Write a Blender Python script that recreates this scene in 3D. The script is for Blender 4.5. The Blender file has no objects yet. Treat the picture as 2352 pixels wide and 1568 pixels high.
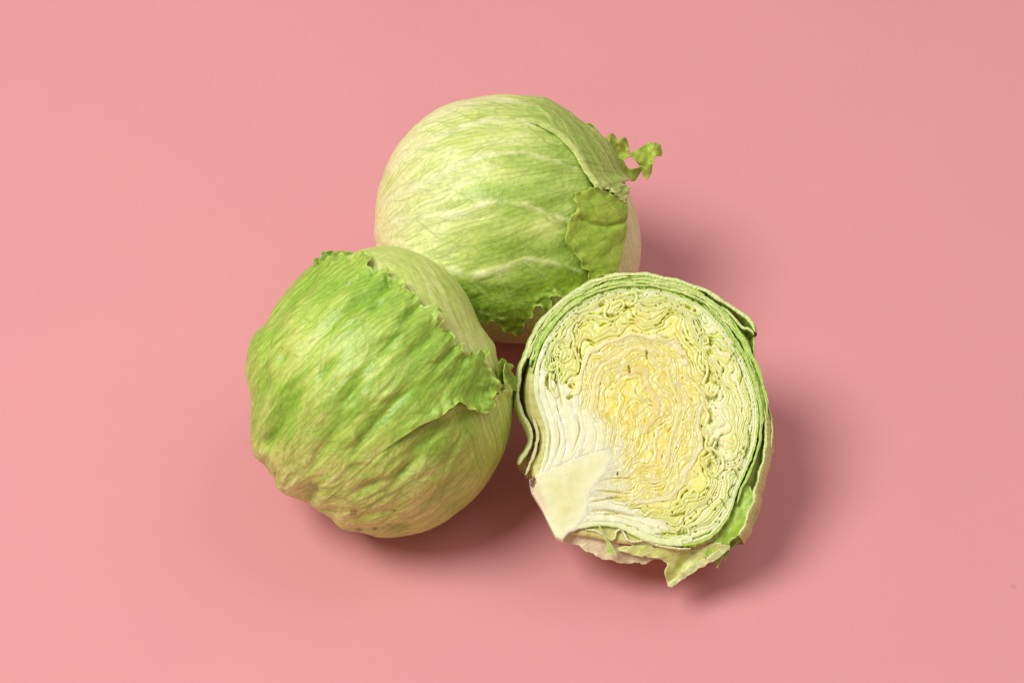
import bpy, math
import numpy as np
from mathutils import Vector, Matrix

# ------------------------------------------------------------------ camera
W, H = 2352.0, 1568.0            # tracing units (photograph scaled to 2352 x 1568)
ELEV, DIST, FOCAL = 48.0, 1.12, 70.0
TGT = np.array([0, 0, .05])
er = math.radians(ELEV)
CAM = TGT + DIST * np.array([0, -math.cos(er), math.sin(er)])
FW = (TGT - CAM) / DIST
RT = np.array([1.0, 0, 0])
UPV = np.cross(RT, FW)
KPX = 36.0 / FOCAL / W

sc = bpy.context.scene
cd = bpy.data.cameras.new('camera'); cd.lens = FOCAL; cd.sensor_width = 36; cd.clip_end = 50; cd.clip_start = .01
cam = bpy.data.objects.new('camera', cd); sc.collection.objects.link(cam)
cam.location = CAM
cam.rotation_euler = Vector(FW).to_track_quat('-Z', 'Y').to_euler()
sc.camera = cam

# ------------------------------------------------------------------ light
w = bpy.data.worlds.new('World'); sc.world = w; w.use_nodes = True
bg = w.node_tree.nodes['Background']
bg.inputs[0].default_value = (1, .75, .73, 1); bg.inputs[1].default_value = .33

def area(name, loc, aim, size, power, col=(1, 1, 1)):
    l = bpy.data.lights.new(name, 'AREA'); l.shape = 'DISK'; l.size = size; l.energy = power; l.color = col
    o = bpy.data.objects.new(name, l); sc.collection.objects.link(o)
    o.location = loc
    o.rotation_euler = (Vector(aim) - Vector(loc)).to_track_quat('-Z', 'Y').to_euler()
    return o
area('key_softbox', (-1.6, -.52, 2.9), (0, 0, .03), 1.6, 96, (1, .985, .955))
area('fill_softbox', (1.2, .5, 2.3), (.25, 0, .05), 1.7, 11, (1, .99, .98))

sc.view_settings.view_transform = 'Standard'; sc.view_settings.look = 'None'
sc.view_settings.exposure = 0; sc.view_settings.gamma = 1
sc.view_settings.use_curve_mapping = False
sc.cycles.max_bounces = 8; sc.cycles.diffuse_bounces = 5

# ------------------------------------------------------------------ helpers
def srgb(r, g, b):
    c = np.array([r, g, b]) / 255.0
    return np.where(c <= .04045, c / 12.92, ((c + .055) / 1.055) ** 2.4)

def sstep(a, b, x):
    t = np.clip((x - a) / (b - a), 0, 1)
    return t * t * (3 - 2 * t)

def mix(a, b, t):
    t = np.asarray(t)[..., None]
    return a * (1 - t) + b * t

def _hash(ix, iy, seed):
    h = (ix.astype(np.int64) * 374761393 + iy.astype(np.int64) * 668265263 + seed * 1442695041) & 0x7fffffff
    h = ((h ^ (h >> 13)) * 1274126177) & 0x7fffffff
    h = ((h ^ (h >> 16)) * 1911520717) & 0x7fffffff
    return h ^ (h >> 15)

def noise(x, y, seed=0):
    x = np.asarray(x, float); y = np.asarray(y, float)
    xi = np.floor(x); yi = np.floor(y); fx = x - xi; fy = y - yi
    u = fx ** 3 * (fx * (fx * 6 - 15) + 10); v = fy ** 3 * (fy * (fy * 6 - 15) + 10)
    def g(a, b):
        ang = (_hash(xi + a, yi + b, seed) & 1023) * (2 * math.pi / 1024)
        return np.cos(ang) * (fx - a) + np.sin(ang) * (fy - b)
    return 1.5 * ((g(0, 0) * (1 - u) + g(1, 0) * u) * (1 - v) + (g(0, 1) * (1 - u) + g(1, 1) * u) * v)

def fbm(x, y, seed=0, o=3):
    s = 0; a = 1; t = 0
    for k in range(o):
        s = s + a * noise(x * 2 ** k + 17.3 * k, y * 2 ** k - 9.1 * k, seed + 31 * k); t += a; a *= .5
    return s / t

def worley_edge(x, y, seed=0):
    xi = np.floor(x); yi = np.floor(y)
    f1 = np.full(np.shape(x), 9.0); f2 = f1.copy()
    for a in (-1, 0, 1):
        for b in (-1, 0, 1):
            h = _hash(xi + a, yi + b, seed)
            d = np.hypot(xi + a + (h & 1023) / 1024 - x, yi + b + ((h >> 10) & 1023) / 1024 - y)
            f2 = np.minimum(f2, np.maximum(f1, d)); f1 = np.minimum(f1, d)
    return f2 - f1

def sdf_poly(x, y, poly):
    """signed distance, positive inside"""
    p = np.array(poly, float); q = np.roll(p, -1, 0)
    sh = np.shape(x); x = np.ravel(x); y = np.ravel(y)
    d2 = np.full(x.shape, 1e18); ins = np.zeros(x.shape, bool)
    for (ax, ay), (bx, by) in zip(p, q):
        ex, ey = bx - ax, by - ay
        wx, wy = x - ax, y - ay
        t = np.clip((wx * ex + wy * ey) / (ex * ex + ey * ey + 1e-12), 0, 1)
        d2 = np.minimum(d2, (wx - ex * t) ** 2 + (wy - ey * t) ** 2)
        c = (ay <= y) != (by <= y)
        if ey != 0:
            ins ^= c & (x < ax + (y - ay) * ex / ey)
    d = np.sqrt(d2)
    return np.where(ins, d, -d).reshape(sh)

def dist_line(x, y, pts):
    """distance to an open polyline and the 0..1 parameter of the nearest point"""
    p = np.array(pts, float); n = len(p) - 1
    best = np.full(np.shape(x), 1e9); par = np.zeros(np.shape(x))
    for i in range(n):
        (ax, ay), (bx, by) = p[i], p[i + 1]
        ex, ey = bx - ax, by - ay
        t = np.clip(((x - ax) * ex + (y - ay) * ey) / (ex * ex + ey * ey + 1e-12), 0, 1)
        d = np.hypot(x - ax - ex * t, y - ay - ey * t)
        m = d < best
        best = np.where(m, d, best); par = np.where(m, (i + t) / n, par)
    return best, par

def smooth_curve(pts, n, closed=False):
    """Catmull-Rom through pts, n samples evenly along the length"""
    p = np.array(pts, float)
    if closed:
        p = np.vstack([p[-1], p, p[0], p[1]])
    else:
        p = np.vstack([2 * p[0] - p[1], p, 2 * p[-1] - p[-2]])
    out = []
    for i in range(1, len(p) - 2):
        t = np.linspace(0, 1, 24, endpoint=False)[:, None]
        a, b, c, d = p[i - 1], p[i], p[i + 1], p[i + 2]
        out.append(.5 * (2 * b + (c - a) * t + (2 * a - 5 * b + 4 * c - d) * t ** 2 + (3 * b - a - 3 * c + d) * t ** 3))
    out.append(p[-2][None]); q = np.vstack(out)
    s = np.concatenate([[0], np.cumsum(np.hypot(*np.diff(q, axis=0).T))])
    u = np.linspace(0, s[-1], n)
    return np.stack([np.interp(u, s, q[:, k]) for k in range(2)], 1)

def link(o, parent=None):
    sc.collection.objects.link(o)
    if parent is not None:
        o.parent = parent
    return o

def mesh(name, V, F, mat, parent=None, col=None, origin=(0, 0, 0), smooth=True, attrs=None):
    V = np.asarray(V, np.float32) - np.asarray(origin, np.float32)
    F = np.asarray(F, np.int32)
    me = bpy.data.meshes.new(name)
    k = F.shape[1]
    me.vertices.add(len(V)); me.vertices.foreach_set('co', V.ravel())
    me.loops.add(F.size); me.loops.foreach_set('vertex_index', F.ravel())
    me.polygons.add(len(F))
    me.polygons.foreach_set('loop_start', np.arange(0, F.size, k, dtype=np.int32))
    me.polygons.foreach_set('use_smooth', np.full(len(F), smooth))
    if col is not None:
        a = me.color_attributes.new('Col', 'FLOAT_COLOR', 'POINT')
        c = np.ones((len(V), 4), np.float32); c[:, :3] = np.clip(col * np.array([1.05, 1.07, .93]), 0, .93); a.data.foreach_set('color', c.ravel())
    for key, val in (attrs or {}).items():
        a = me.attributes.new(key, 'FLOAT', 'POINT'); a.data.foreach_set('value', np.asarray(val, np.float32))
    me.update(calc_edges=True); me.validate()
    me.materials.append(mat)
    return link(bpy.data.objects.new(name, me), parent)

def thing(name, loc, label, cat, group=None):
    o = link(bpy.data.objects.new(name, None)); o.location = loc
    o.empty_display_size = .02
    o['label'] = label; o['category'] = cat
    if group: o['group'] = group
    return o

def compact(V, F, C=None, A=None):
    u, inv = np.unique(F, return_inverse=True)
    A = {k: a[u] for k, a in (A or {}).items()}
    return V[u], inv.reshape(F.shape), (None if C is None else C[u]), A

def skirt(V, F, C, N, t):
    """give an open sheet a thickness rim along its border: quads from each border edge, t along -N"""
    e = np.concatenate([F[:, [i, (i + 1) % 4]] for i in range(4)])
    e = e[e[:, 0] != e[:, 1]]
    key = np.sort(e, 1); key = key[:, 0].astype(np.int64) * len(V) + key[:, 1]
    _, first, cnt = np.unique(key, return_index=True, return_counts=True)
    b = e[first[cnt == 1]]
    u, inv = np.unique(b, return_inverse=True); inv = inv.reshape(b.shape)
    n0 = len(V)
    V2 = np.vstack([V, V[u] - N[u] * t]); C2 = np.vstack([C, C[u]])
    F2 = np.vstack([F, np.stack([b[:, 1], b[:, 0], n0 + inv[:, 0], n0 + inv[:, 1]], 1)])
    return V2, F2, C2

# ------------------------------------------------------------------ materials
def material(name):
    m = bpy.data.materials.new(name); m.use_nodes = True
    return m, m.node_tree.nodes, m.node_tree.links, m.node_tree.nodes['Principled BSDF']

def leaf_material(name, rough=.42, sss=.25, bump=.25, bscale=900, trans=0.0, spec=.45, jitter=.10, rad=(.004, .004, .0015), streak=0.0):
    m, n, l, b = material(name)
    at = n.new('ShaderNodeAttribute'); at.attribute_name = 'Col'
    tc = n.new('ShaderNodeTexCoord')
    nz = n.new('ShaderNodeTexNoise'); nz.inputs['Scale'].default_value = bscale; nz.inputs['Detail'].default_value = 3
    l.new(tc.outputs['Object'], nz.inputs['Vector'])
    nz2 = n.new('ShaderNodeTexNoise'); nz2.inputs['Scale'].default_value = bscale * .42; nz2.inputs['Detail'].default_value = 4
    l.new(tc.outputs['Object'], nz2.inputs['Vector'])
    mr = n.new('ShaderNodeMapRange'); mr.inputs[1].default_value = .3; mr.inputs[2].default_value = .7
    mr.inputs[3].default_value = 1 - jitter; mr.inputs[4].default_value = 1 + jitter
    l.new(nz2.outputs['Fac'], mr.inputs[0])
    vm = n.new('ShaderNodeVectorMath'); vm.operation = 'SCALE'
    fa = n.new('ShaderNodeAttribute'); fa.attribute_name = 'fa'; fs = n.new('ShaderNodeAttribute'); fs.attribute_name = 'fs'
    cx = n.new('ShaderNodeCombineXYZ')
    for a_, k_, i_ in ((fa, 60.0, 0), (fs, 7.0, 1)):
        mm = n.new('ShaderNodeMath'); mm.operation = 'MULTIPLY'; mm.inputs[1].default_value = k_
        l.new(a_.outputs['Fac'], mm.inputs[0]); l.new(mm.outputs[0], cx.inputs[i_])
    ns = n.new('ShaderNodeTexNoise'); ns.inputs['Scale'].default_value = 1; ns.inputs['Detail'].default_value = 3; ns.inputs['Distortion'].default_value = .6
    l.new(cx.outputs[0], ns.inputs['Vector'])
    ms = n.new('ShaderNodeMapRange'); ms.inputs[1].default_value = .3; ms.inputs[2].default_value = .7
    ms.inputs[3].default_value = 1 - streak; ms.inputs[4].default_value = 1 + streak
    l.new(ns.outputs['Fac'], ms.inputs[0])
    mq = n.new('ShaderNodeMath'); mq.operation = 'MULTIPLY'; l.new(mr.outputs[0], mq.inputs[0]); l.new(ms.outputs[0], mq.inputs[1])
    l.new(at.outputs['Color'], vm.inputs[0]); l.new(mq.outputs[0], vm.inputs['Scale'])
    l.new(vm.outputs[0], b.inputs['Base Color'])
    b.inputs['Roughness'].default_value = rough
    b.inputs['Specular IOR Level'].default_value = spec
    b.inputs['Subsurface Weight'].default_value = sss
    b.inputs['Subsurface Radius'].default_value = rad
    b.inputs['Subsurface Scale'].default_value = 1.0
    bp = n.new('ShaderNodeBump'); bp.inputs['Strength'].default_value = bump; bp.inputs['Distance'].default_value = .0006
    hh = n.new('ShaderNodeMath'); hh.operation = 'MULTIPLY_ADD'; hh.inputs[1].default_value = 3 * streak
    l.new(ns.outputs['Fac'], hh.inputs[0]); l.new(nz.outputs['Fac'], hh.inputs[2])
    l.new(hh.outputs[0], bp.inputs['Height']); l.new(bp.outputs[0], b.inputs['Normal'])
    if trans:
        t = n.new('ShaderNodeBsdfTranslucent'); l.new(vm.outputs[0], t.inputs[0])
        x = n.new('ShaderNodeMixShader'); x.inputs[0].default_value = trans
        l.new(b.outputs[0], x.inputs[1]); l.new(t.outputs[0], x.inputs[2])
        l.new(x.outputs[0], n['Material Output'].inputs['Surface'])
    return m

M_LEAF = leaf_material('lettuce_leaf', rough=.4, sss=.12, bump=.28, spec=.42, streak=.10)
M_FRILL = leaf_material('lettuce_frill', rough=.42, sss=0, bump=.2, trans=.16)
M_FLESH = leaf_material('lettuce_cut_flesh', rough=.24, sss=.5, bump=.3, bscale=800, spec=.55, jitter=.06, rad=(.0034, .0028, .001))

M_CORE = leaf_material('lettuce_core', rough=.25, sss=.6, bump=.2, bscale=700, spec=.5, jitter=.04, rad=(.003, .0025, .001))

def paper_material():
    m, n, l, b = material('pink_paper')
    tc = n.new('ShaderNodeTexCoord')
    nz = n.new('ShaderNodeTexNoise'); nz.inputs['Scale'].default_value = 9; nz.inputs['Detail'].default_value = 4
    l.new(tc.outputs['Object'], nz.inputs['Vector'])
    fine = n.new('ShaderNodeTexNoise'); fine.inputs['Scale'].default_value = 1300; fine.inputs['Detail'].default_value = 2
    l.new(tc.outputs['Object'], fine.inputs['Vector'])
    r = n.new('ShaderNodeValToRGB')
    c0 = srgb(221, 152, 155); c1 = srgb(224, 155, 157)
    r.color_ramp.elements[0].position = .3; r.color_ramp.elements[0].color = (*c0, 1)
    r.color_ramp.elements[1].position = .7; r.color_ramp.elements[1].color = (*c1, 1)
    l.new(nz.outputs['Fac'], r.inputs[0])
    # sparse faint specks in the card
    vo = n.new('ShaderNodeTexVoronoi'); vo.inputs['Scale'].default_value = 16
    l.new(tc.outputs['Object'], vo.inputs['Vector'])
    sp = n.new('ShaderNodeMapRange'); sp.inputs[1].default_value = .018; sp.inputs[2].default_value = .034
    sp.inputs[3].default_value = .86; sp.inputs[4].default_value = 1
    l.new(vo.outputs['Distance'], sp.inputs[0])
    fm = n.new('ShaderNodeMapRange'); fm.inputs[1].default_value = .3; fm.inputs[2].default_value = .7
    fm.inputs[3].default_value = .965; fm.inputs[4].default_value = 1.035
    l.new(fine.outputs['Fac'], fm.inputs[0])
    mu = n.new('ShaderNodeMath'); mu.operation = 'MULTIPLY'; l.new(sp.outputs[0], mu.inputs[0]); l.new(fm.outputs[0], mu.inputs[1])
    vm = n.new('ShaderNodeVectorMath'); vm.operation = 'SCALE'
    l.new(r.outputs[0], vm.inputs[0]); l.new(mu.outputs[0], vm.inputs['Scale'])
    l.new(vm.outputs[0], b.inputs['Base Color'])
    b.inputs['Roughness'].default_value = .6; b.inputs['Specular IOR Level'].default_value = .4
    bp = n.new('ShaderNodeBump'); bp.inputs['Strength'].default_value = .08; bp.inputs['Distance'].default_value = .0003
    l.new(fine.outputs['Fac'], bp.inputs['Height']); l.new(bp.outputs[0], b.inputs['Normal'])
    return m
M_PAPER = paper_material()

# ------------------------------------------------------------------ the pink card the lettuces lie on
g = 1.6
gx = np.linspace(-g, g, 9)
GX, GY = np.meshgrid(gx, gx + .3)
Vg = np.stack([GX.ravel(), GY.ravel(), 0 * GX.ravel()], 1)
i = np.arange(81).reshape(9, 9)
Fg = np.stack([i[:-1, :-1], i[:-1, 1:], i[1:, 1:], i[1:, :-1]], -1).reshape(-1, 4)
tb = mesh('table_surface', Vg, Fg, M_PAPER)
tb['kind'] = 'structure'; tb['label'] = 'matte pink card surface under the lettuces'

# ------------------------------------------------------------------ whole heads
def ray(px, py):
    d = FW + (px - W / 2) * KPX * RT - (py - H / 2) * KPX * UPV
    return d / np.linalg.norm(d)

class Head:
    """A head whose skin is r(theta, phi) about a centre; theta is measured from an axis tilted up out of the table.
    Features are laid out on the skin in a flat chart (X right, Y down, in tracing units) that goes on round the limb."""
    def __init__(s, cpx, cpy, outline, pole, zfac=.955):
        s.cx, s.cy = cpx, cpy
        o = smooth_curve(outline, 721, closed=True)
        ang = np.arctan2(-(o[:, 1] - cpy), o[:, 0] - cpx) % (2 * math.pi); rad = np.hypot(o[:, 0] - cpx, o[:, 1] - cpy)
        k = np.argsort(ang); ang, rad = ang[k], rad[k]
        s.N = 720; s.phi = np.arange(s.N) * 2 * math.pi / s.N
        R = np.interp(s.phi, ang, rad, period=2 * math.pi)
        ker = np.exp(-.5 * (np.arange(-3, 4) / 1.2) ** 2); ker /= ker.sum()
        s.R = np.convolve(np.tile(R, 3), ker, 'same')[s.N:2 * s.N]
        f = np.fft.rfft(s.R); f[5:] = 0; s.Rlow = np.fft.irfft(f, s.N)
        s.Rm = s.R.mean()
        z = .075
        for _ in range(6):
            d = ray(cpx, cpy); t = (z - CAM[2]) / d[2]; c = CAM + t * d; s.s = t * KPX * np.dot(d, FW); z = s.Rm * s.s * zfac
        s.C = c
        s.Z = -ray(cpx, cpy); s.X = np.cross(UPV, s.Z); s.X /= np.linalg.norm(s.X); s.Y = np.cross(s.Z, s.X)
        ppx, ppy, pz = pole; v = np.array([(ppx - cpx) / s.Rm, -(ppy - cpy) / s.Rm, pz]); s.pole = v / np.linalg.norm(v)
        a = np.array([0, 0, 1.0]) - s.pole * s.pole[2]; s.pa = a / np.linalg.norm(a); s.pb = np.cross(s.pole, s.pa)
    def rfun(s, th, ph):
        k = ph % (2 * math.pi)
        lo = np.interp(k, s.phi, s.Rlow, period=2 * math.pi); hi = np.interp(k, s.phi, s.R - s.Rlow, period=2 * math.pi)
        si = np.sin(th)
        return s.Rm + (lo - s.Rm) * si ** 2 + hi * np.clip(si, 0, 1) ** 7
    def chart(s, th, ph):
        """theta, phi -> tracing coordinates"""
        si = np.sin(np.minimum(th, math.pi / 2))
        rho = s.rfun(np.minimum(th, math.pi / 2), ph) * si
        rho = np.where(th > math.pi / 2, rho * (1 + (th - math.pi / 2)), rho)
        return s.cx + rho * np.cos(ph), s.cy - rho * np.sin(ph)
    def angles(s, x, y):
        """tracing coordinates -> theta, phi"""
        ph = np.arctan2(-(y - s.cy), x - s.cx); rho = np.hypot(x - s.cx, y - s.cy)
        lim = s.rfun(np.full(np.shape(rho), math.pi / 2), ph)
        th = np.arcsin(np.clip(rho / lim, 0, 1))
        for _ in range(8):
            th = .5 * th + .5 * np.arcsin(np.clip(rho / s.rfun(th, ph), 0, 1))
        return np.where(rho > lim, math.pi / 2 + (rho / lim - 1), th), ph
    def local_dir(s, th, ph):
        return np.stack([np.sin(th) * np.cos(ph), np.sin(th) * np.sin(ph), np.cos(th)], -1)
    def world(s, th, ph, h):
        """h: height above the skin in metres"""
        d = s.local_dir(th, ph); r = s.rfun(th, ph) * s.s + h
        P = s.C + (d * r[..., None]) @ np.stack([s.X, s.Y, s.Z])
        z = P[..., 2]; lo = .0006
        P[..., 2] = np.where(z < lo + .004, lo + .004 * np.exp(np.minimum((z - lo - .004) / .004, 0)), z)   # rests on the table
        return P
    def flow(s, th, ph, pole=None):
        """distance from the stem (radians) and angle about it: veins run along the first"""
        d = s.local_dir(th, ph); P, A, B = s.pole, s.pa, s.pb
        if pole is not None:
            P = np.array([(pole[0] - s.cx) / s.Rm, -(pole[1] - s.cy) / s.Rm, pole[2]]); P = P / np.linalg.norm(P)
            A = np.array([0, 0, 1.0]) - P * P[2]; A = A / np.linalg.norm(A); B = np.cross(P, A)
        return np.arccos(np.clip(d @ P, -1, 1)), np.arctan2(d @ B, d @ A)

def axis_coords(sp, fine, tmax):
    a = list(np.arange(0, fine, sp)); st = sp
    while a[-1] < tmax:
        st = min(st * 1.12, .05); a.append(a[-1] + st)
    a = np.array(a)
    return np.concatenate([-a[:0:-1], a])

def shell(hd, name, parent, mat, mask, relief, colour, sp=.007, fine=1.62, tmax=3.0, rim=.0007, pole=None):
    """one leaf lying on the head. mask(X,Y)->signed distance (tracing units) or None, relief -> metres above the skin"""
    a = axis_coords(sp, fine, tmax)
    P, Q = np.meshgrid(a, a)
    th = np.hypot(P, Q); ph = np.arctan2(Q, P)
    X, Y = hd.chart(th, ph)
    ok = th < tmax
    S = None
    if mask is not None:
        S = mask(X, Y)
        gq, gp = np.gradient(S, a, a)
        g2 = gp ** 2 + gq ** 2 + 1e-9
        ins = (S > 0) & ok
        near = np.zeros_like(ins)
        for dy in (-1, 0, 1):
            for dx in (-1, 0, 1):
                near |= np.roll(np.roll(ins, dy, 0), dx, 1)
        edge = near & ~ins & ok
        stp = np.clip(-S / np.sqrt(g2), 0, 1.5 * sp * np.maximum(1, 1))
        P = np.where(edge, P + stp * gp / np.sqrt(g2), P); Q = np.where(edge, Q + stp * gq / np.sqrt(g2), Q)
        th = np.hypot(P, Q); ph = np.arctan2(Q, P); X, Y = hd.chart(th, ph)
        S = np.where(edge, 0, S); ok = near & ok
        sel = ins
    else:
        S = np.full(P.shape, 99.0); sel = ok
    h = relief(X, Y, th, ph, S)
    V = hd.world(th, ph, h).reshape(-1, 3)
    n = len(a); i = np.arange(n * n).reshape(n, n)
    quad = np.stack([i[:-1, :-1], i[:-1, 1:], i[1:, 1:], i[1:, :-1]], -1).reshape(-1, 4)
    okf = ok.ravel(); self_ = sel.ravel()
    quad = quad[okf[quad].all(1) & self_[quad].any(1)]
    C = colour(X, Y, th, ph, S).reshape(-1, 3)
    N = (hd.local_dir(th, ph) @ np.stack([hd.X, hd.Y, hd.Z])).reshape(-1, 3)
    u, inv = np.unique(quad, return_inverse=True); F = inv.reshape(quad.shape)
    V, C, N = V[u], C[u], N[u]
    fs, fa = hd.flow(th, ph, pole); fs = fs.ravel()[u]; fa = fa.ravel()[u]
    if mask is not None and rim:
        C = np.hstack([C, fs[:, None], fa[:, None]])
        V, F, C = skirt(V, F, C, N, rim); fs, fa, C = C[:, 3], C[:, 4], C[:, :3]
    return mesh(name, V, F, mat, parent, C, origin=parent.location, attrs={'fs': fs, 'fa': fa})

class Veins:
    """vein network rasterised on the chart of a head: 'rib' broad pale ribs, 'fine' thin darker veins"""
    def __init__(s, hd, seed):
        s.hd = hd; s.rng = np.random.default_rng(seed)
        s.x0, s.y0 = hd.cx - 1.5 * hd.Rm, hd.cy - 1.5 * hd.Rm
        s.n = int(3 * hd.Rm) + 1
        gx, gy = np.meshgrid(s.x0 + np.arange(s.n), s.y0 + np.arange(s.n))
        th, ph = hd.angles(gx, gy); S, A = hd.flow(th, ph)
        gy_, gx_ = np.gradient(S); m = np.hypot(gx_, gy_) + 1e-9
        s.fx, s.fy = gx_ / m, gy_ / m
        s.rib = np.zeros((s.n, s.n)); s.fine = np.zeros((s.n, s.n))
    def stamp(s, img, pts, wid, amp):
        pts = np.asarray(pts)
        r = int(math.ceil(max(wid) * 2.6)) + 1
        o = np.arange(-r, r + 1)
        cx = np.round(pts[:, 0] - s.x0).astype(int); cy = np.round(pts[:, 1] - s.y0).astype(int)
        k = (cx > r) & (cx < s.n - r - 1) & (cy > r) & (cy < s.n - r - 1)
        pts, cx, cy = pts[k], cx[k], cy[k]; wd = np.asarray(wid)[k]; am = np.asarray(amp)[k]
        if not len(pts): return
        IX = cx[:, None, None] + o[None, None, :]; IY = cy[:, None, None] + o[None, :, None]
        d2 = (IX + s.x0 - pts[:, 0, None, None]) ** 2 + (IY + s.y0 - pts[:, 1, None, None]) ** 2
        v = am[:, None, None] * np.exp(-d2 / (2 * wd[:, None, None] ** 2))
        IX, IY = np.broadcast_arrays(IX, IY)
        np.maximum.at(img, (IY, IX), v)
    def curve(s, pts, w0, w1, amp=1.0, img=None, side=None, spacing=16, ang=38, length=90):
        q = smooth_curve(pts, max(20, int(np.hypot(*np.diff(np.array(pts, float), axis=0).T).sum() / 1.5)))
        t = np.linspace(0, 1, len(q))
        j = np.stack([noise(t * len(q) / 30, 0 * t + len(q), 5), noise(t * len(q) / 30, 0 * t + 7.7, 9)], 1) * 2.0
        q = q + j
        am = amp * (.62 + .5 * noise(t * len(q) / 22, 0 * t + w0, 15)) * (1 - .45 * t)
        s.stamp(s.rib if img is None else img, q, 1.7 * (w0 + (w1 - w0) * t), am)
        s.stamp(s.fine, q + [0, .7 * w1], np.full(len(q), 1.2), np.full(len(q), .75))
        if side:
            k = 0
            d = np.gradient(q, axis=0); d /= np.hypot(*d.T)[:, None]
            while k < len(q) - 4:
                for sg in side:
                    a = math.radians(ang * s.rng.uniform(.6, 1.3)) * sg
                    c, n_ = math.cos(a), math.sin(a)
                    dx, dy = d[k]
                    s.grow(q[k], (dx * c - dy * n_, dx * n_ + dy * c), length * s.rng.uniform(.5, 1.2), 1.45, .95)
                k += int(spacing * s.rng.uniform(.5, 1.3) / 1.5)
    def grow(s, p, d, length, wid, amp, depth=0, pull=.05):
        p = np.array(p, float); d = np.array(d, float); pts = []
        n = int(length / 1.6); bend = s.rng.normal(0, .02); nb = s.rng.integers(14, 40)
        for i in range(n):
            ix, iy = int(p[0] - s.x0), int(p[1] - s.y0)
            if not (2 < ix < s.n - 3 and 2 < iy < s.n - 3): break
            f = np.array([s.fx[iy, ix], s.fy[iy, ix]])
            if i % 12 == 0: bend = s.rng.normal(0, .03)
            d = d + pull * f + bend * np.array([-d[1], d[0]]); d /= np.hypot(*d)
            p = p + 1.6 * d; pts.append(p.copy())
            if depth < 2 and i == nb:
                a = s.rng.choice([-1, 1]) * s.rng.uniform(.35, .8)
                c, q = math.cos(a), math.sin(a)
                s.grow(p, (d[0] * c - d[1] * q, d[0] * q + d[1] * c), length * s.rng.uniform(.3, .7), wid * .85, amp * .85, depth + 1, pull)
                nb = i + s.rng.integers(24, 60)
        if len(pts) > 3:
            t = np.linspace(0, 1, len(pts))
            s.stamp(s.fine, np.array(pts), wid * (1 - .35 * t), amp * (1 - .45 * t))
    def sample(s, img, X, Y):
        u = np.clip(X - s.x0, 0, s.n - 1.01); v = np.clip(Y - s.y0, 0, s.n - 1.01)
        a = u.astype(int); b = v.astype(int); fu = u - a; fv = v - b
        return (img[b, a] * (1 - fu) + img[b, a + 1] * fu) * (1 - fv) + (img[b + 1, a] * (1 - fu) + img[b + 1, a + 1] * fu) * fv

def blob(X, Y, px, py, rx, ry, ang=0):
    c, s_ = math.cos(math.radians(ang)), math.sin(math.radians(ang))
    u = (X - px) * c - (Y - py) * s_; v = (X - px) * s_ + (Y - py) * c      # ang counter-clockwise as seen
    return np.exp(-.5 * ((u / rx) ** 2 + (v / ry) ** 2))

def ragged(X, Y, amp, seed, scale=1.0):
    """torn, toothed margin: added to a signed distance"""
    amp = amp * (.3 + 1.5 * sstep(-.35, .45, noise(X / 75, Y / 75, seed + 12)))
    n = noise(X / (46 * scale), Y / (46 * scale), seed) * amp * 1.5
    t = (.42 - np.abs(noise(X / (22 * scale), Y / (22 * scale), seed + 3))) * amp * 1.3
    return n + t + noise(X / 10, Y / 10, seed + 8) * amp * .10

# pigment
PALE = srgb(226, 232, 172); PALEY = srgb(226, 226, 165); LIGHT = srgb(202, 218, 128); MID = srgb(168, 196, 92)
GREEN = srgb(138, 180, 66); DEEP = srgb(108, 150, 44); OLIVE = srgb(146, 172, 58); TAN = srgb(208, 200, 140); BROWN = srgb(120, 80, 40)
RIM = srgb(205, 222, 130)

def streaks(S, A, f=26, l=2.2, seed=0):
    """fine pale/dark streaks that run along the veins"""
    return fbm(A * f * np.clip(np.sin(S), .15, 1) * .8 + .6 * noise(S * 4, A * 5, seed + 1), S * l, seed, 2)

def parallel_veins(hd, S, A, n, seed, wob=.35):
    """thin veins side by side that fan out from the stem, 1 on a vein"""
    out = 0
    for k, (m, lo, hi) in enumerate(((n, .0, 9), (2 * n, .55, .8))):
        c = A * m + wob * m / n * noise(S * 3.2, A * 4, seed) + .35 * wob * m / n * noise(S * 9, A * 14, seed + 5)
        d = np.abs(c - np.round(c)) * np.clip(np.sin(S), .1, 1) * hd.Rm / m
        keep = sstep(-.25, .15, noise(np.round(c) * 3.7, S * 2.2, seed + 9)) * (sstep(lo, hi, S) if k else 1)
        out = np.maximum(out, np.exp(-(d / 1.5) ** 2) * keep * (1 if k == 0 else .7))
    return out

def network(X, Y, S, A, seed, cell=15, stretch=1.9):
    """finest veins: edges of stretched cells, 1 on a vein"""
    wx = X + 7 * noise(X / 26, Y / 26, seed + 5); wy = Y + 7 * noise(X / 26 + 9, Y / 26, seed + 6)
    return wx, wy

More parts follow.
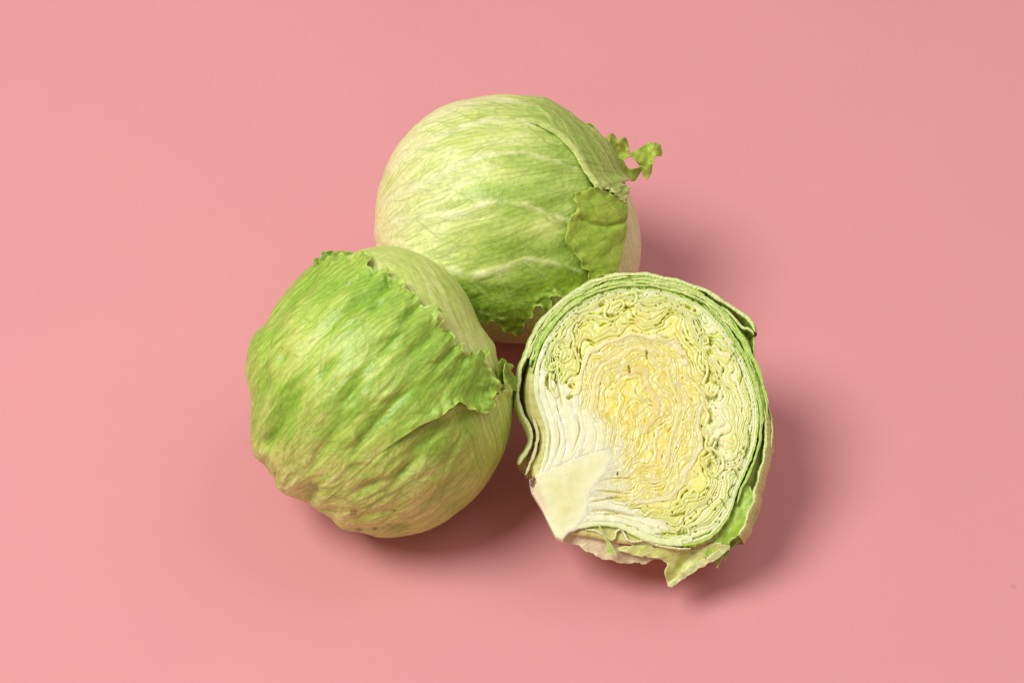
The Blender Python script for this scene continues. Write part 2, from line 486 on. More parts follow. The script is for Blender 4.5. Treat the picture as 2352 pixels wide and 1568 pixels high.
def sheet(name, parent, mat, frame, poly, zfn, colfn, step=2.0, rag=0, seed=0, thick=.0005, rip=0, ripl=16):
    """a free leaf margin: outline in tracing units on a local frame (C, X, Y, Z, scale, cx, cy), depth from zfn"""
    C, XA, YA, ZA, sc_, cx, cy = frame
    p = np.array(poly, float)
    ax = np.arange(p[:, 0].min() - 8, p[:, 0].max() + 8, step); ay = np.arange(p[:, 1].min() - 8, p[:, 1].max() + 8, step)
    X, Y = np.meshgrid(ax, ay)
    f = lambda x, y: sdf_poly(x, y, smooth_curve(poly, max(40, 4 * len(poly)), closed=True)[:-1]) + (ragged(x, y, rag, seed, 1.1) if rag else 0)
    S = f(X, Y)
    gy, gx = np.gradient(S, ay, ax); gm = np.sqrt(gx ** 2 + gy ** 2) + 1e-9
    ins = S > 0; near = np.zeros_like(ins)
    for a in (-1, 0, 1):
        for b in (-1, 0, 1):
            near |= np.roll(np.roll(ins, a, 0), b, 1)
    e = near & ~ins; st = np.clip(-S / gm, 0, 1.5 * step)
    X = np.where(e, X + st * gx / gm, X); Y = np.where(e, Y + st * gy / gm, Y); S = np.where(e, 0, S)
    Z = zfn(X, Y)
    if rip:
        edge = np.exp(-np.maximum(S, 0) / 14)
        rip = rip * sstep(0, 40, X - p[:, 0].min()) if p[:, 0].min() > 1360 and p[:, 0].max() > 1440 else rip
        Z = Z + rip * (noise(X / ripl, Y / ripl, seed + 41) * (.4 + edge) + .35 * noise(X / ripl * 2.3, Y / ripl * 2.3, seed + 42) * edge)
        X = X + .45 * rip * noise(X / ripl, Y / ripl, seed + 43) * edge; Y = Y + .45 * rip * noise(X / ripl + 5, Y / ripl, seed + 44) * edge
    V = C + sc_ * ((X - cx)[..., None] * XA - (Y - cy)[..., None] * YA + Z[..., None] * ZA)
    V = V.reshape(-1, 3); V[:, 2] = np.maximum(V[:, 2], .0008)
    col = colfn(X, Y, S).reshape(-1, 3)
    n, m = X.shape; i = np.arange(n * m).reshape(n, m)
    q = np.stack([i[:-1, :-1], i[1:, :-1], i[1:, 1:], i[:-1, 1:]], -1).reshape(-1, 4)
    q = q[near.ravel()[q].all(1) & ins.ravel()[q].any(1)]
    V, F, col, _ = compact(V, q, col)
    o = mesh(name, V, F, mat, parent, col, origin=parent.location)
    if thick:
        md = o.modifiers.new('thickness', 'SOLIDIFY'); md.thickness = thick; md.offset = 0
    return o

# ================================================================== lettuce at the back
OUT_B = [(864, 500), (872, 440), (885, 400), (905, 350), (940, 305), (985, 265), (1040, 238), (1100, 226), (1165, 224), (1230, 230),
         (1255, 236), (1290, 256), (1330, 284), (1370, 312), (1402, 345), (1432, 400), (1457, 452), (1471, 500), (1478, 550), (1476, 600), (1468, 645),
         (1448, 690), (1405, 735), (1340, 770), (1260, 790), (1180, 795), (1100, 783), (1020, 760), (940, 715), (893, 660), (872, 605), (865, 555)]
HB = Head(1172, 512, OUT_B, (845, 618, -.22))
VB = Veins(HB, 11)
for pts, w0, w1, side in (
        ([(872, 532), (937, 507), (1046, 494), (1126, 470), (1187, 470), (1247, 490), (1300, 506), (1370, 520)], 5.5, 1.6, (1, -1)),
        ([(876, 548), (945, 566), (1013, 603), (1086, 623), (1146, 611), (1199, 591), (1255, 595), (1308, 611), (1360, 640)], 6.5, 1.8, (1, -1)),
        ([(884, 470), (985, 425), (1086, 377), (1187, 361), (1267, 377), (1330, 400)], 5, 1.5, (1, -1)),
        ([(905, 390), (985, 337), (1086, 296), (1167, 286), (1250, 310)], 4.5, 1.4, (1,)),
        ([(925, 355), (1005, 276), (1106, 240), (1207, 252), (1287, 305), (1348, 353)], 4, 1.4, (1,)),
        ([(872, 570), (950, 620), (1030, 680), (1100, 700), (1160, 720)], 4, 1.5, (-1,)),
        ([(1146, 612), (1158, 645), (1180, 690), (1190, 745)], 1.6, .9, (1, -1)),
        ([(1199, 592), (1240, 622), (1268, 656)], 1.5, .9, (1, -1)),
        ([(1086, 622), (1112, 664), (1150, 706)], 1.5, .9, (1, -1))):
    VB.curve(pts, w0, w1, .95 if w0 > 3 else .5, side=side, spacing=46, ang=24, length=130)
for k in range(0):      # veins that leave the stem directly
    a = VB.rng.uniform(-1.5, 1.5)
    VB.grow((868 + 8 * VB.rng.random(), 560 + 70 * math.sin(a)), (math.cos(a * .7), math.sin(a * .9)), 260 * VB.rng.uniform(.5, 1), 1.0, .45, pull=.08)

base_b = HB.C.copy(); base_b[2] = 0
LB = thing('iceberg_lettuce', base_b, 'whole iceberg lettuce at the back with a frilly leaf tip sticking out on its right', 'lettuce', 'iceberg lettuces on the pink card')

B2 = [(1150, 276), (1188, 289), (1235, 303), (1280, 331), (1308, 362), (1330, 402), (1345, 432), (1342, 441), (1372, 446), (1395, 462), (1409, 473), (1413, 450), (1405, 428), (1437, 419), (1462, 408), (1470, 380),
      (1560, 330), (1520, 120), (1330, 20), (1130, 60), (1085, 200), (1110, 262)]
B1 = [(1411, 455), (1413, 500), (1408, 550), (1394, 592), (1384, 632), (1345, 645), (1318, 650), (1290, 668), (1266, 656), (1252, 690), (1228, 690), (1222, 712), (1208, 722), (1194, 753),
      (1160, 738), (1120, 712), (1085, 690), (1000, 675), (900, 668), (700, 660), (560, 400), (720, 80), (1000, -60), (1300, 0), (1440, 200), (1425, 330)]
def back_field(X, Y, th, ph, S, seed=0):
    fs, fa = HB.flow(th, ph)
    rib = VB.sample(VB.rib, X, Y); fine = np.maximum(VB.sample(VB.fine, X, Y), .85 * parallel_veins(HB, fs, fa, 12, 300, .28))
    st = streaks(fs, fa, 30, 2.4, 50 + seed)
    wx, wy = network(X, Y, fs, fa, 61)
    c_, s_ = .87, .5
    net = 1 - sstep(.04, .2, worley_edge((wx * c_ + wy * s_) / 34, (-wx * s_ + wy * c_) / 17, 7))
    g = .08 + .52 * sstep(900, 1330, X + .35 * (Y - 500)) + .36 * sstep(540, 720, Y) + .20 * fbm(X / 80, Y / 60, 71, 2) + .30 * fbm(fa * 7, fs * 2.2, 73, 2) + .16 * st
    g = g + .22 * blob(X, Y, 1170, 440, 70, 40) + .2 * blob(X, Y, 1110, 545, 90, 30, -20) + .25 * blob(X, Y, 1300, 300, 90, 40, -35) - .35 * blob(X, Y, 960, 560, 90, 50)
    g = g - .62 * rib
    return np.clip(g, 0, 1), rib, fine, net, st, fs, fa

def back_colour(X, Y, th, ph, S):
    g, rib, fine, net, st, fs, fa = back_field(X, Y, th, ph, S)
    c = mix(PALE, LIGHT, sstep(0, .38, g)); c = mix(c, MID, sstep(.3, .7, g)); c = mix(c, OLIVE, sstep(.62, .95, g))  # olive at lower right: leaf green plus occlusion shade put into the colour
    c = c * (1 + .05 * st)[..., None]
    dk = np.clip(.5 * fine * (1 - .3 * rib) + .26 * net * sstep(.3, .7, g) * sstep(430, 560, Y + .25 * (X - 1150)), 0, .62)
    c = mix(c, DEEP * .8, dk)
    c = mix(c, srgb(236, 238, 196), .62 * sstep(.12, .75, rib) + .10 * sstep(.1, .55, noise(X / 5, Y / 4, 91)) * sstep(.1, .5, rib + .25))
    c = mix(c, srgb(236, 226, 170), .55 * blob(X, Y, 868, 570, 26, 60))
    c = mix(c, RIM, .6 * (1 - sstep(1, 5, S)))
    spot = (worley_edge(X / 31, Y / 31, 5) > 9)
    return c

def relief_common(X, Y, rib, fine, st):
    return .0008 * rib + .00013 * fine + .00010 * st + .00012 * noise(X / 9, Y / 9, 3)

def b_body_relief(X, Y, th, ph, S):
    return -.0016 + .0003 * fbm(X / 25, Y / 60, 2) - .002 * sstep(6, 34, sdf_poly(X, Y, B1))
def b_body_col(X, Y, th, ph, S):
    fs, fa = HB.flow(th, ph, (1330, 905, .1))
    st = streaks(fs, fa, 42, 1.2, 12)
    c = mix(srgb(226, 232, 186), srgb(204, 220, 146), sstep(-.15, .45, st + .4 * fbm(X / 60, Y / 60, 4)))
    c = mix(c, srgb(214, 204, 150), .4 * sstep(.15, .5, streaks(fs, fa, 30, .8, 77)))
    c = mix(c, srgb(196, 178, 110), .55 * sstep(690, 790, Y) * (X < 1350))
    return c
shell(HB, 'inner_leaf', LB, M_LEAF, None, b_body_relief, b_body_col, sp=.0082, pole=(1330, 905, .1))

def b1_mask(X, Y):
    return sdf_poly(X, Y, B1) + ragged(X, Y, 8, 14, 1.0) * sstep(610, 660, Y)
def b1_relief(X, Y, th, ph, S):
    g, rib, fine, net, st, fs, fa = back_field(X, Y, th, ph, S)
    h = .0002 + relief_common(X, Y, rib, fine, st)
    h = h + .0011 * fbm(fa * 5, fs * 2.2, 33, 2) + .0004 * fbm(X / 40, Y / 40, 35)
    h = h + .0009 * blob(X, Y, 1180, 640, 60, 25, 10) - .0010 * blob(X, Y, 1120, 660, 60, 14, -10)
    h = h - .0011 * sstep(1, 14, sdf_poly(X, Y, B2)) - .0004 * blob(X, Y, 1300, 372, 46, 12, -48)     # hollow under the fold
    h = h + .0022 * sstep(1375, 1412, X) * sstep(400, 470, Y)
    low = sstep(600, 660, Y)
    h = h + low * (.0004 + .0032 * np.exp(-np.maximum(S, 0) / 14) * (.35 + .9 * np.abs(noise(X / 26, Y / 26, 22))))
    return h
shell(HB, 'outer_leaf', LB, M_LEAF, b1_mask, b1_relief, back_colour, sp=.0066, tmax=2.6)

def b2_mask(X, Y):
    return sdf_poly(X, Y, B2) + ragged(X, Y, 6, 24, .9) * sstep(425, 445, Y) * sstep(1340, 1360, X)
def b2_relief(X, Y, th, ph, S):
    g, rib, fine, net, st, fs, fa = back_field(X, Y, th, ph, S)
    fade = sstep(1120, 1270, X + .3 * (Y - 280))
    h = .0006 + .7 * relief_common(X, Y, rib, fine, st) + .0011 * fbm(fa * 5, fs * 2.2, 33, 2) * (1 - fade) + .0009 * fbm(fa * 14, fs * 2.4, 37, 2)
    roll = np.exp(-(np.maximum(S, 0) - 8) ** 2 / 90)
    h = h + fade * (.0011 + .0009 * roll)
    h = h + .0026 * sstep(395, 440, Y) * sstep(1300, 1350, X) + .003 * sstep(425, 445, Y) * np.exp(-np.maximum(S, 0) / 10) * np.abs(noise(X / 13, Y / 13, 8))
    return h
def b2_colour(X, Y, th, ph, S):
    fs, fa = HB.flow(th, ph, (1080, 230, .3))
    c = back_colour(X, Y, th, ph, S + 9)
    st = streaks(fs, fa, 26, 1.6, 29)
    fade = sstep(1150, 1290, X)
    c2 = mix(srgb(158, 186, 92), srgb(196, 212, 130), sstep(-.1, .5, st)); c2 = mix(c2, srgb(128, 160, 60), .7 * sstep(.22, .5, -st))
    c = mix(c, c2, fade * .85)
    c = mix(c, srgb(208, 220, 140), fade * .8 * np.exp(-(np.maximum(S, 0) - 4) ** 2 / 30))
    return c
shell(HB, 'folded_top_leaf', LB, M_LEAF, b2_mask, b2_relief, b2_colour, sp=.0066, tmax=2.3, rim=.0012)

# the margin of the outer leaf folded back towards the viewer
B3 = [(1413, 462), (1416, 505), (1411, 550), (1397, 594), (1386, 629), (1362, 624), (1340, 630), (1338, 612), (1322, 606), (1318, 590), (1302, 574), (1291, 552),
      (1299, 528), (1294, 510), (1306, 494), (1316, 482), (1308, 470), (1302, 454), (1322, 446), (1340, 438), (1360, 442), (1376, 452), (1396, 462)]
def b3_mask(X, Y):
    return sdf_poly(X, Y, B3) + ragged(X, Y, 4.5, 44, 1.3) * (1 - sstep(1385, 1405, X))
def b3_relief(X, Y, th, ph, S):
    d1, _ = dist_line(X, Y, [(1318, 500), (1345, 515), (1380, 520), (1412, 508)])
    h = .0022 + .0026 * sstep(1310, 1412, X) - .0020 * np.exp(-(d1 / 5.5) ** 2) + .0009 * noise(X / 34, Y / 34, 51)
    h = h + .0024 * np.exp(-np.maximum(S, 0) / 11) * (.25 + 1.2 * np.abs(noise(X / 30, Y / 30, 52))) * (1 - sstep(1380, 1405, X))
    return h
def b3_col(X, Y, th, ph, S):
    e = worley_edge((X + 5 * noise(X / 20, Y / 20, 3)) / 30, (Y + 5 * noise(X / 20, Y / 20, 4)) / 22, 9)
    c = mix(srgb(156, 186, 68), srgb(178, 202, 88), sstep(-.3, .5, fbm(X / 26, Y / 26, 55)))
    c = mix(c, srgb(106, 136, 40), .4 * (1 - sstep(.02, .09, e)))
    return mix(c, srgb(188, 200, 96), .5 * (1 - sstep(.5, 3.5, S)))
shell(HB, 'folded_leaf_margin', LB, M_LEAF, b3_mask, b3_relief, b3_col, sp=.0052, tmax=1.7, rim=.0009)

FRB = (HB.C, HB.X, HB.Y, HB.Z, HB.s, HB.cx, HB.cy)
def frill_col(seed, a=srgb(188, 208, 88), b=srgb(160, 188, 66)):
    def f(X, Y, S):
        e = worley_edge((X + 4 * noise(X / 14, Y / 14, seed)) / 16, Y / 12, seed)
        c = mix(a, b, sstep(-.3, .4, fbm(X / 14, Y / 14, seed + 2)))
        c = mix(c, b * .8, .3 * (1 - sstep(.02, .10, e)))
        return mix(c, srgb(196, 206, 96), .6 * (1 - sstep(.8, 3, S)))
    return f
sheet('leaf_frill', LB, M_FRILL, FRB, [(1374, 376), (1392, 352), (1425, 348), (1452, 349), (1476, 340), (1494, 331), (1516, 332), (1521, 358), (1504, 364), (1497, 386), (1485, 408), (1475, 399), (1463, 386), (1459, 373), (1448, 363), (1432, 374), (1400, 396), (1380, 394)],
      lambda X, Y: 74 - .55 * (X - 1380) + .35 * (Y - 370), frill_col(3), step=1.3, rag=1.2, seed=5, rip=17, ripl=30)
sheet('leaf_frill', LB, M_FRILL, FRB, [(1374, 384), (1410, 366), (1432, 382), (1446, 392), (1468, 388), (1461, 402), (1455, 416), (1434, 414), (1412, 426), (1392, 430), (1376, 418)],
      lambda X, Y: 96 - .62 * (X - 1380) + .1 * (Y - 380), frill_col(13, srgb(160, 186, 76)), step=1.3, rag=1.8, seed=15, rip=14, ripl=28)
sheet('leaf_frill', LB, M_FRILL, FRB, [(1365, 342), (1388, 322), (1402, 310), (1413, 306), (1419, 326), (1430, 320), (1442, 320), (1443, 345), (1424, 362), (1395, 366)],
      lambda X, Y: 20 - .5 * (X - 1380) + .6 * (Y - 350), frill_col(23, srgb(178, 190, 84), srgb(146, 158, 56)), step=1.3, rag=1.5, seed=25, rip=12, ripl=26)
sheet('leaf_frill', LB, M_FRILL, FRB, [(1338, 290), (1346, 283), (1360, 284), (1372, 298), (1384, 318), (1376, 332), (1356, 318)],
      lambda X, Y: -28 - .3 * (X - 1350) + .4 * (Y - 300), frill_col(33, srgb(140, 172, 60), srgb(120, 150, 46)), step=1.3, rag=1.5, seed=35, rip=4, ripl=13)

# ================================================================== lettuce in front on the left
OUT_L = [(770, 592), (722, 618), (682, 650), (642, 700), (620, 738), (592, 764), (575, 800), (570, 840), (577, 880), (585, 920), (583, 970), (588, 1038), (612, 1066), (632, 1092), (640, 1116), (665, 1135),
         (700, 1150), (735, 1170), (764, 1187), (778, 1205), (798, 1215), (832, 1220), (868, 1230), (905, 1232), (950, 1225), (990, 1212), (1030, 1190), (1070, 1160), (1105, 1125), (1135, 1080), (1160, 1030), (1174, 980),
         (1179, 930), (1177, 885), (1164, 850), (1148, 820), (1143, 790), (1125, 765), (1105, 735), (1085, 690), (1060, 650), (1020, 610), (970, 580), (920, 563), (880, 560), (840, 567), (806, 579)]
HL = Head(880, 897, OUT_L, (590, 1170, -.25))
VL = Veins(HL, 23)
for pts, w0, w1, side in (
        ([(700, 1128), (770, 1093), (817, 1024), (821, 978), (853, 923), (900, 866), (960, 800)], 4.5, 1.4, (1, -1)),
        ([(720, 1150), (798, 1144), (881, 1103), (881, 1070), (910, 1020), (960, 975)], 4.2, 1.4, (1, -1)),
        ([(780, 1175), (863, 1153), (937, 1103), (969, 1047), (976, 955)], 4.5, 1.6, (1, -1)),
        ([(640, 1110), (692, 1001), (738, 890), (770, 798), (840, 700)], 5, 1.3, (1, -1)),
        ([(605, 1045), (627, 955), (623, 863), (641, 798), (690, 720)], 4, 1.2, (1, -1)),
        ([(670, 1122), (780, 983), (835, 955), (890, 904), (969, 835), (1050, 850)], 4.5, 1.3, (1, -1)),
        ([(733, 1135), (850, 1110), (983, 1061), (1107, 1001)], 3.6, 1.2, (1, -1)),
        ([(650, 1115), (720, 1000), (800, 880), (900, 780), (930, 720)], 3.6, 1.2, (1, -1)),
        ([(800, 1195), (920, 1180), (1040, 1110), (1120, 1020)], 3.6, 1.2, (-1,))):
    VL.curve(pts, w0, w1, .85, side=side, spacing=60, ang=22, length=120)
for k in range(0):
    a = VL.rng.uniform(0, 1)
    p = (600 + 190 * a ** 1.2, 1030 + 165 * a)
    VL.grow(p, (.45 + .5 * a, -.9 + .5 * a), 330 * VL.rng.uniform(.4, 1), 1.05, .5, pull=.08)

base_l = HL.C.copy(); base_l[2] = 0
LL = thing('iceberg_lettuce', base_l, 'whole iceberg lettuce in front on the left with a crumpled green ragged-edged outer leaf', 'lettuce', 'iceberg lettuces on the pink card')

L1 = [(733, 612), (762, 612), (800, 601), (822, 598), (846, 599), (851, 612), (838, 634), (830, 646), (838, 646), (852, 638), (872, 634), (887, 636), (884, 660), (902, 656), (918, 664), (932, 680), (946, 696), (960, 720),
      (984, 736), (1008, 756), (1030, 788), (1046, 816), (1072, 818), (1097, 820), (1103, 848), (1118, 872), (1129, 894), (1112, 914), (1106, 930), (1090, 941), (1073, 936), (1042, 927), (1004, 946), (958, 968), (910, 1002), (862, 1040),
      (800, 1096), (740, 1150), (640, 1240), (460, 1330), (300, 1100), (320, 660), (520, 480), (680, 520), (722, 590)]
L0 = [(980, 880), (1060, 900), (1100, 892), (1112, 898), (1124, 906), (1150, 893), (1142, 872), (1140, 840), (1150, 824), (1166, 846), (1190, 868), (1320, 850), (1420, 1000), (1330, 1400), (900, 1560), (500, 1400), (430, 1100), (560, 960)]
def l_body_relief(X, Y, th, ph, S):
    fs, fa = HL.flow(th, ph, (735, 560, .05))
    h = -.0016 + .0010 * fbm(fa * 4, fs * 1.6, 12, 2) + .00022 * streaks(fs, fa, 26, 1.6, 31)
    d, t = dist_line(X, Y, [(860, 605), (960, 625), (1050, 690), (1110, 770)])
    return h + .0007 * np.exp(-(d / 10) ** 2) - .0035 * sstep(6, 34, np.maximum(sdf_poly(X, Y, L1), sdf_poly(X, Y, L0)))
VLB = Veins(HL, 37)
VLB.fx, VLB.fy = (lambda S: (np.gradient(S)[1] / (np.hypot(*np.gradient(S)) + 1e-9), np.gradient(S)[0] / (np.hypot(*np.gradient(S)) + 1e-9)))(
    HL.flow(*HL.angles(*np.meshgrid(VLB.x0 + np.arange(VLB.n), VLB.y0 + np.arange(VLB.n))), (735, 560, .05))[0])
for k in range(16):
    a = VLB.rng.uniform(-.35, .8)
    VLB.grow((790 + 40 * VLB.rng.random(), 590 + 60 * VLB.rng.random()), (math.cos(a), math.sin(a)), 420 * VLB.rng.uniform(.4, 1), 1.1, .6, pull=.06)
def l_body_col(X, Y, th, ph, S):
    fs, fa = HL.flow(th, ph, (735, 560, .05))
    st = streaks(fs, fa, 34, 1.5, 31)
    g = .42 + .5 * st + .4 * fbm(X / 70, Y / 50, 8) - .3 * blob(X, Y, 1110, 800, 60, 60)
    c = mix(srgb(218, 228, 152), srgb(192, 214, 116), sstep(.1, .6, g)); c = mix(c, srgb(164, 196, 84), sstep(.6, 1.1, g))
    return mix(c, DEEP, .38 * np.maximum(.7 * VLB.sample(VLB.fine, X, Y), parallel_veins(HL, fs, fa, 15, 340)))
shell(HL, 'inner_leaf', LL, M_LEAF, None, l_body_relief, l_body_col, sp=.0072, pole=(735, 560, .05))

DIMP = [(757, 854, 24, 9, 58, 2.2), (683, 918, 52, 16, 62, 2.8), (872, 683, 36, 8, 40, 2.2), (822, 711, 26, 8, 42, 2.0), (863, 720, 14, 6, 40, 1.6), (664, 822, 12, 8, 60, 1.8), (622, 877, 22, 6, 75, 1.6),
        (595, 785, 30, 7, 65, 2.6), (932, 1066, 32, 9, 42, 2.4), (853, 1103, 26, 7, 25, 1.8), (720, 1128, 18, 12, 40, 3.2), (1070, 1093, 34, 8, 55, 1.5), (950, 1024, 34, 9, 38, 1.8), (918, 1209, 20, 10, 10, 2.4),
        (810, 905, 34, 10, 55, 1.8), (900, 930, 40, 9, 45, 1.6), (840, 1000, 34, 9, 50, 1.6), (690, 690, 46, 8, 45, 2.0), (770, 760, 30, 10, 50, 1.4), (960, 800, 34, 9, 40, 1.6), (890, 800, 28, 9, 45, 1.4), (1010, 830, 20, 7, 40, 1.2),
        (640, 985, 40, 9, 72, 1.8), (760, 1010, 44, 9, 55, 1.5), (620, 1010, 16, 14, 60, 1.8), (1000, 1130, 40, 8, 40, 1.3), (870, 1165, 30, 6, 15, 1.4), (935, 735, 22, 8, 35, 1.8)]
def l_field(X, Y, th, ph):
    fs, fa = HL.flow(th, ph)
    rib = VL.sample(VL.rib, X, Y); fine = np.maximum(VL.sample(VL.fine, X, Y), .85 * parallel_veins(HL, fs, fa, 13, 320, .3))
    st = streaks(fs, fa, 34, 1.8, 150)
    dm = 0 * X
    for (px, py, a, b, ang, dp) in DIMP:
        dm = dm + dp * blob(X, Y, px, py, a, b, ang)
    cr = fbm(fa * 7.5 + .7 * noise(fs * 4, fa * 5, 3), fs * 3.4, 160, 2)         # crumples drawn out along the veins
    return fs, fa, rib, fine, st, dm, cr
def l_colour(X, Y, th, ph, S):
    fs, fa, rib, fine, st, dm, cr = l_field(X, Y, th, ph)
    low = sstep(985, 1120, Y + .12 * (1000 - X) + 40 * noise(X / 70, Y / 70, 5))
    g = .60 + .20 * fbm(X / 70, Y / 70, 171, 2) + .40 * st + .13 * dm - .14 * cr - .34 * sstep(.2, .9, rib) - .26 * low
    g = g + .25 * blob(X, Y, 1040, 860, 60, 50) + .2 * blob(X, Y, 720, 650, 80, 50, 40) - .35 * blob(X, Y, 720, 800, 50, 90, 10) - .15 * blob(X, Y, 850, 830, 60, 40)
    g = np.clip(g, 0, 1.15)
    c = mix(srgb(214, 222, 140), srgb(186, 210, 104), sstep(.05, .4, g)); c = mix(c, srgb(150, 190, 72), sstep(.35, .75, g)); c = mix(c, srgb(130, 172, 54), sstep(.75, 1.1, g))
    c = mix(c, srgb(216, 216, 140), .46 * low * sstep(-.35, .35, fbm(fa * 10, fs * 4, 181) - .05 * dm))
    wx, wy = network(X, Y, fs, fa, 261); c_, s_ = .7, -.71
    net = 1 - sstep(.03, .12, worley_edge((wx * c_ + wy * s_) / 34, (-wx * s_ + wy * c_) / 15, 17))
    c = mix(c, srgb(96, 128, 30), np.clip(.5 * fine + .10 * net, 0, .55))
    c = mix(c, srgb(216, 222, 148), .30 * sstep(.25, .8, rib))
    for (px, py, r) in ((815, 1164, 7), (862, 1205, 4), (826, 1208, 5), (893, 1195, 3), (905, 1160, 2.5)):
        c = mix(c, BROWN, .75 * sstep(.3, .9, blob(X, Y, px, py, r * 1.4, r * .8, 20) + .25 * noise(X / 3, Y / 3, 6)))
    return mix(c, srgb(196, 220, 112), .65 * (1 - sstep(1.0, 4.5, S)))
def l_relief0(X, Y, th, ph):
    fs, fa, rib, fine, st, dm, cr = l_field(X, Y, th, ph)
    edge = 1 - .6 * sstep(1.35, 1.6, th)
    return .0005 * rib + .00014 * fine + .0001 * st - .0014 * dm + edge * (.0010 * cr + .0009 * fbm(fa * 4, fs * 2.4, 190, 2)) + .0001 * noise(X / 9, Y / 9, 3)

def l0_mask(X, Y):
    return sdf_poly(X, Y, L0) + ragged(X, Y, 6, 64, .8) * (1 - sstep(920, 950, Y))
def l0_relief(X, Y, th, ph, S):
    h = .0002 + l_relief0(X, Y, th, ph) * (1 - .75 * sstep(1040, 1130, X)) - .0016 * blob(X, Y, 1010, 965, 60, 16, 25)
    h = h - .0014 * sstep(2, 16, sdf_poly(X, Y, L1)) * (1 - .55 * sstep(1000, 1080, Y))
    return h + (1 - sstep(915, 945, Y)) * (1 - sstep(-8, 4, sdf_poly(X, Y, L1))) * .0040 * np.exp(-np.maximum(S, 0) / 14) * (.2 + 1.3 * np.abs(noise(X / 24, Y / 24, 65)))
def l0_colour(X, Y, th, ph, S):
    c = l_colour(X, Y, th, ph, S)
    fs, fa = HL.flow(th, ph, (1080, 1330, .2)); st = streaks(fs, fa, 30, 1.2, 99)
    rt = sstep(1020, 1110, X) * (1 - sstep(1010, 1110, Y))
    c2 = mix(srgb(172, 196, 88), srgb(212, 218, 136), sstep(-.1, .45, st)); c2 = mix(c2, srgb(110, 138, 36), .6 * sstep(.25, .5, -st))
    return mix(c, c2, .8 * rt)
shell(HL, 'lower_leaf', LL, M_LEAF, l0_mask, l0_relief, l0_colour, sp=.007, tmax=2.6)

def l1_up(X, Y): return sstep(0, 60, (X - 700) * .66 - (Y - 600) * -.0 + 30) * (1 - sstep(935, 960, Y))
def l1_mask(X, Y):
    return sdf_poly(X, Y, L1) + ragged(X, Y, 8.5, 84, .95) * l1_up(X, Y)
def l1_relief(X, Y, th, ph, S):
    Sp = np.maximum(S, 0); up = l1_up(X, Y)
    h = .0011 + l_relief0(X, Y, th, ph)
    h = h + up * (.0004 + .0038 * np.exp(-Sp / 12) * (.15 + 1.3 * np.abs(noise(X / 27, Y / 27, 85))) + .0022 * np.exp(-Sp / 40) * noise(X / 34, Y / 34, 87))
    d, t = dist_line(X, Y, [(1042, 927), (1004, 946), (958, 968), (910, 1002), (862, 1040)])
    lift = (1 - sstep(.35, 1, t)) * np.exp(-(d / 16) ** 2)
    h = h + .0030 * lift
    flush = sstep(.45, 1, t) * np.exp(-(d / 40) ** 2) + sstep(1000, 1080, Y)
    return h - .0008 * np.clip(flush, 0, 1)
shell(HL, 'outer_leaf', LL, M_LEAF, l1_mask, l1_relief, l_colour, sp=.0062, tmax=2.6, rim=.0009)

# small curled leaf tips on the far left shoulder and on the right flank
FRL = (HL.C, HL.X, HL.Y, HL.Z, HL.s, HL.cx, HL.cy)
gc = lambda k: frill_col(k, srgb(146, 184, 72), srgb(120, 162, 54))
sheet('leaf_curl', LL, M_FRILL, FRL, [(722, 612), (724, 598), (738, 592), (742, 580), (756, 577), (768, 584), (766, 602), (752, 622), (736, 628)], lambda X, Y: 38 - .3 * (X - 740) + .5 * (Y - 600), gc(3), step=1.2, rag=1.5, seed=7, rip=7, ripl=15)
sheet('leaf_curl', LL, M_FRILL, FRL, [(748, 630), (756, 612), (772, 596), (784, 590), (794, 598), (782, 610), (768, 624), (756, 636)], lambda X, Y: 66 - .2 * (X - 740) + .5 * (Y - 610), gc(4), step=1.2, rag=1.5, seed=8, rip=7, ripl=26)
sheet('leaf_curl', LL, M_FRILL, FRL, [(766, 588), (784, 577), (806, 580), (812, 586), (800, 598), (784, 604), (770, 604)], lambda X, Y: 30 + .5 * (Y - 590), gc(5), step=1.2, rag=2, seed=9, rip=7, ripl=26)
sheet('leaf_curl', LL, M_FRILL, FRL, [(728, 632), (742, 612), (752, 616), (748, 636), (738, 652), (724, 650)], lambda X, Y: 62 - .2 * (X - 740) + .4 * (Y - 620), gc(6), step=1.2, rag=2, seed=10, rip=7, ripl=26)
gd = lambda k: frill_col(k, srgb(150, 184, 66), srgb(118, 156, 46))
sheet('leaf_curl', LL, M_FRILL, FRL, [(1138, 840), (1148, 824), (1158, 834), (1168, 850), (1178, 862), (1184, 880), (1180, 898), (1164, 894), (1148, 888), (1138, 866)], lambda X, Y: 128 - 1.3 * (X - 1140), gd(7), step=1.2, rag=2.5, seed=11, rip=7, ripl=26)
sheet('leaf_curl', LL, M_FRILL, FRL, [(1108, 908), (1106, 890), (1116, 880), (1128, 892), (1140, 884), (1150, 892), (1142, 908), (1126, 916)], lambda X, Y: 176 - .9 * (X - 1110), gd(8), step=1.2, rag=2.5, seed=12, rip=7, ripl=26)
sheet('leaf_curl', LL, M_FRILL, FRL, [(796, 664), (806, 656), (826, 660), (834, 664), (822, 674), (812, 684), (806, 676)], lambda X, Y: 218 + .0 * X, frill_col(9, srgb(176, 204, 110), srgb(160, 194, 96)), step=1.2, rag=.6, seed=13, rip=3, ripl=14)

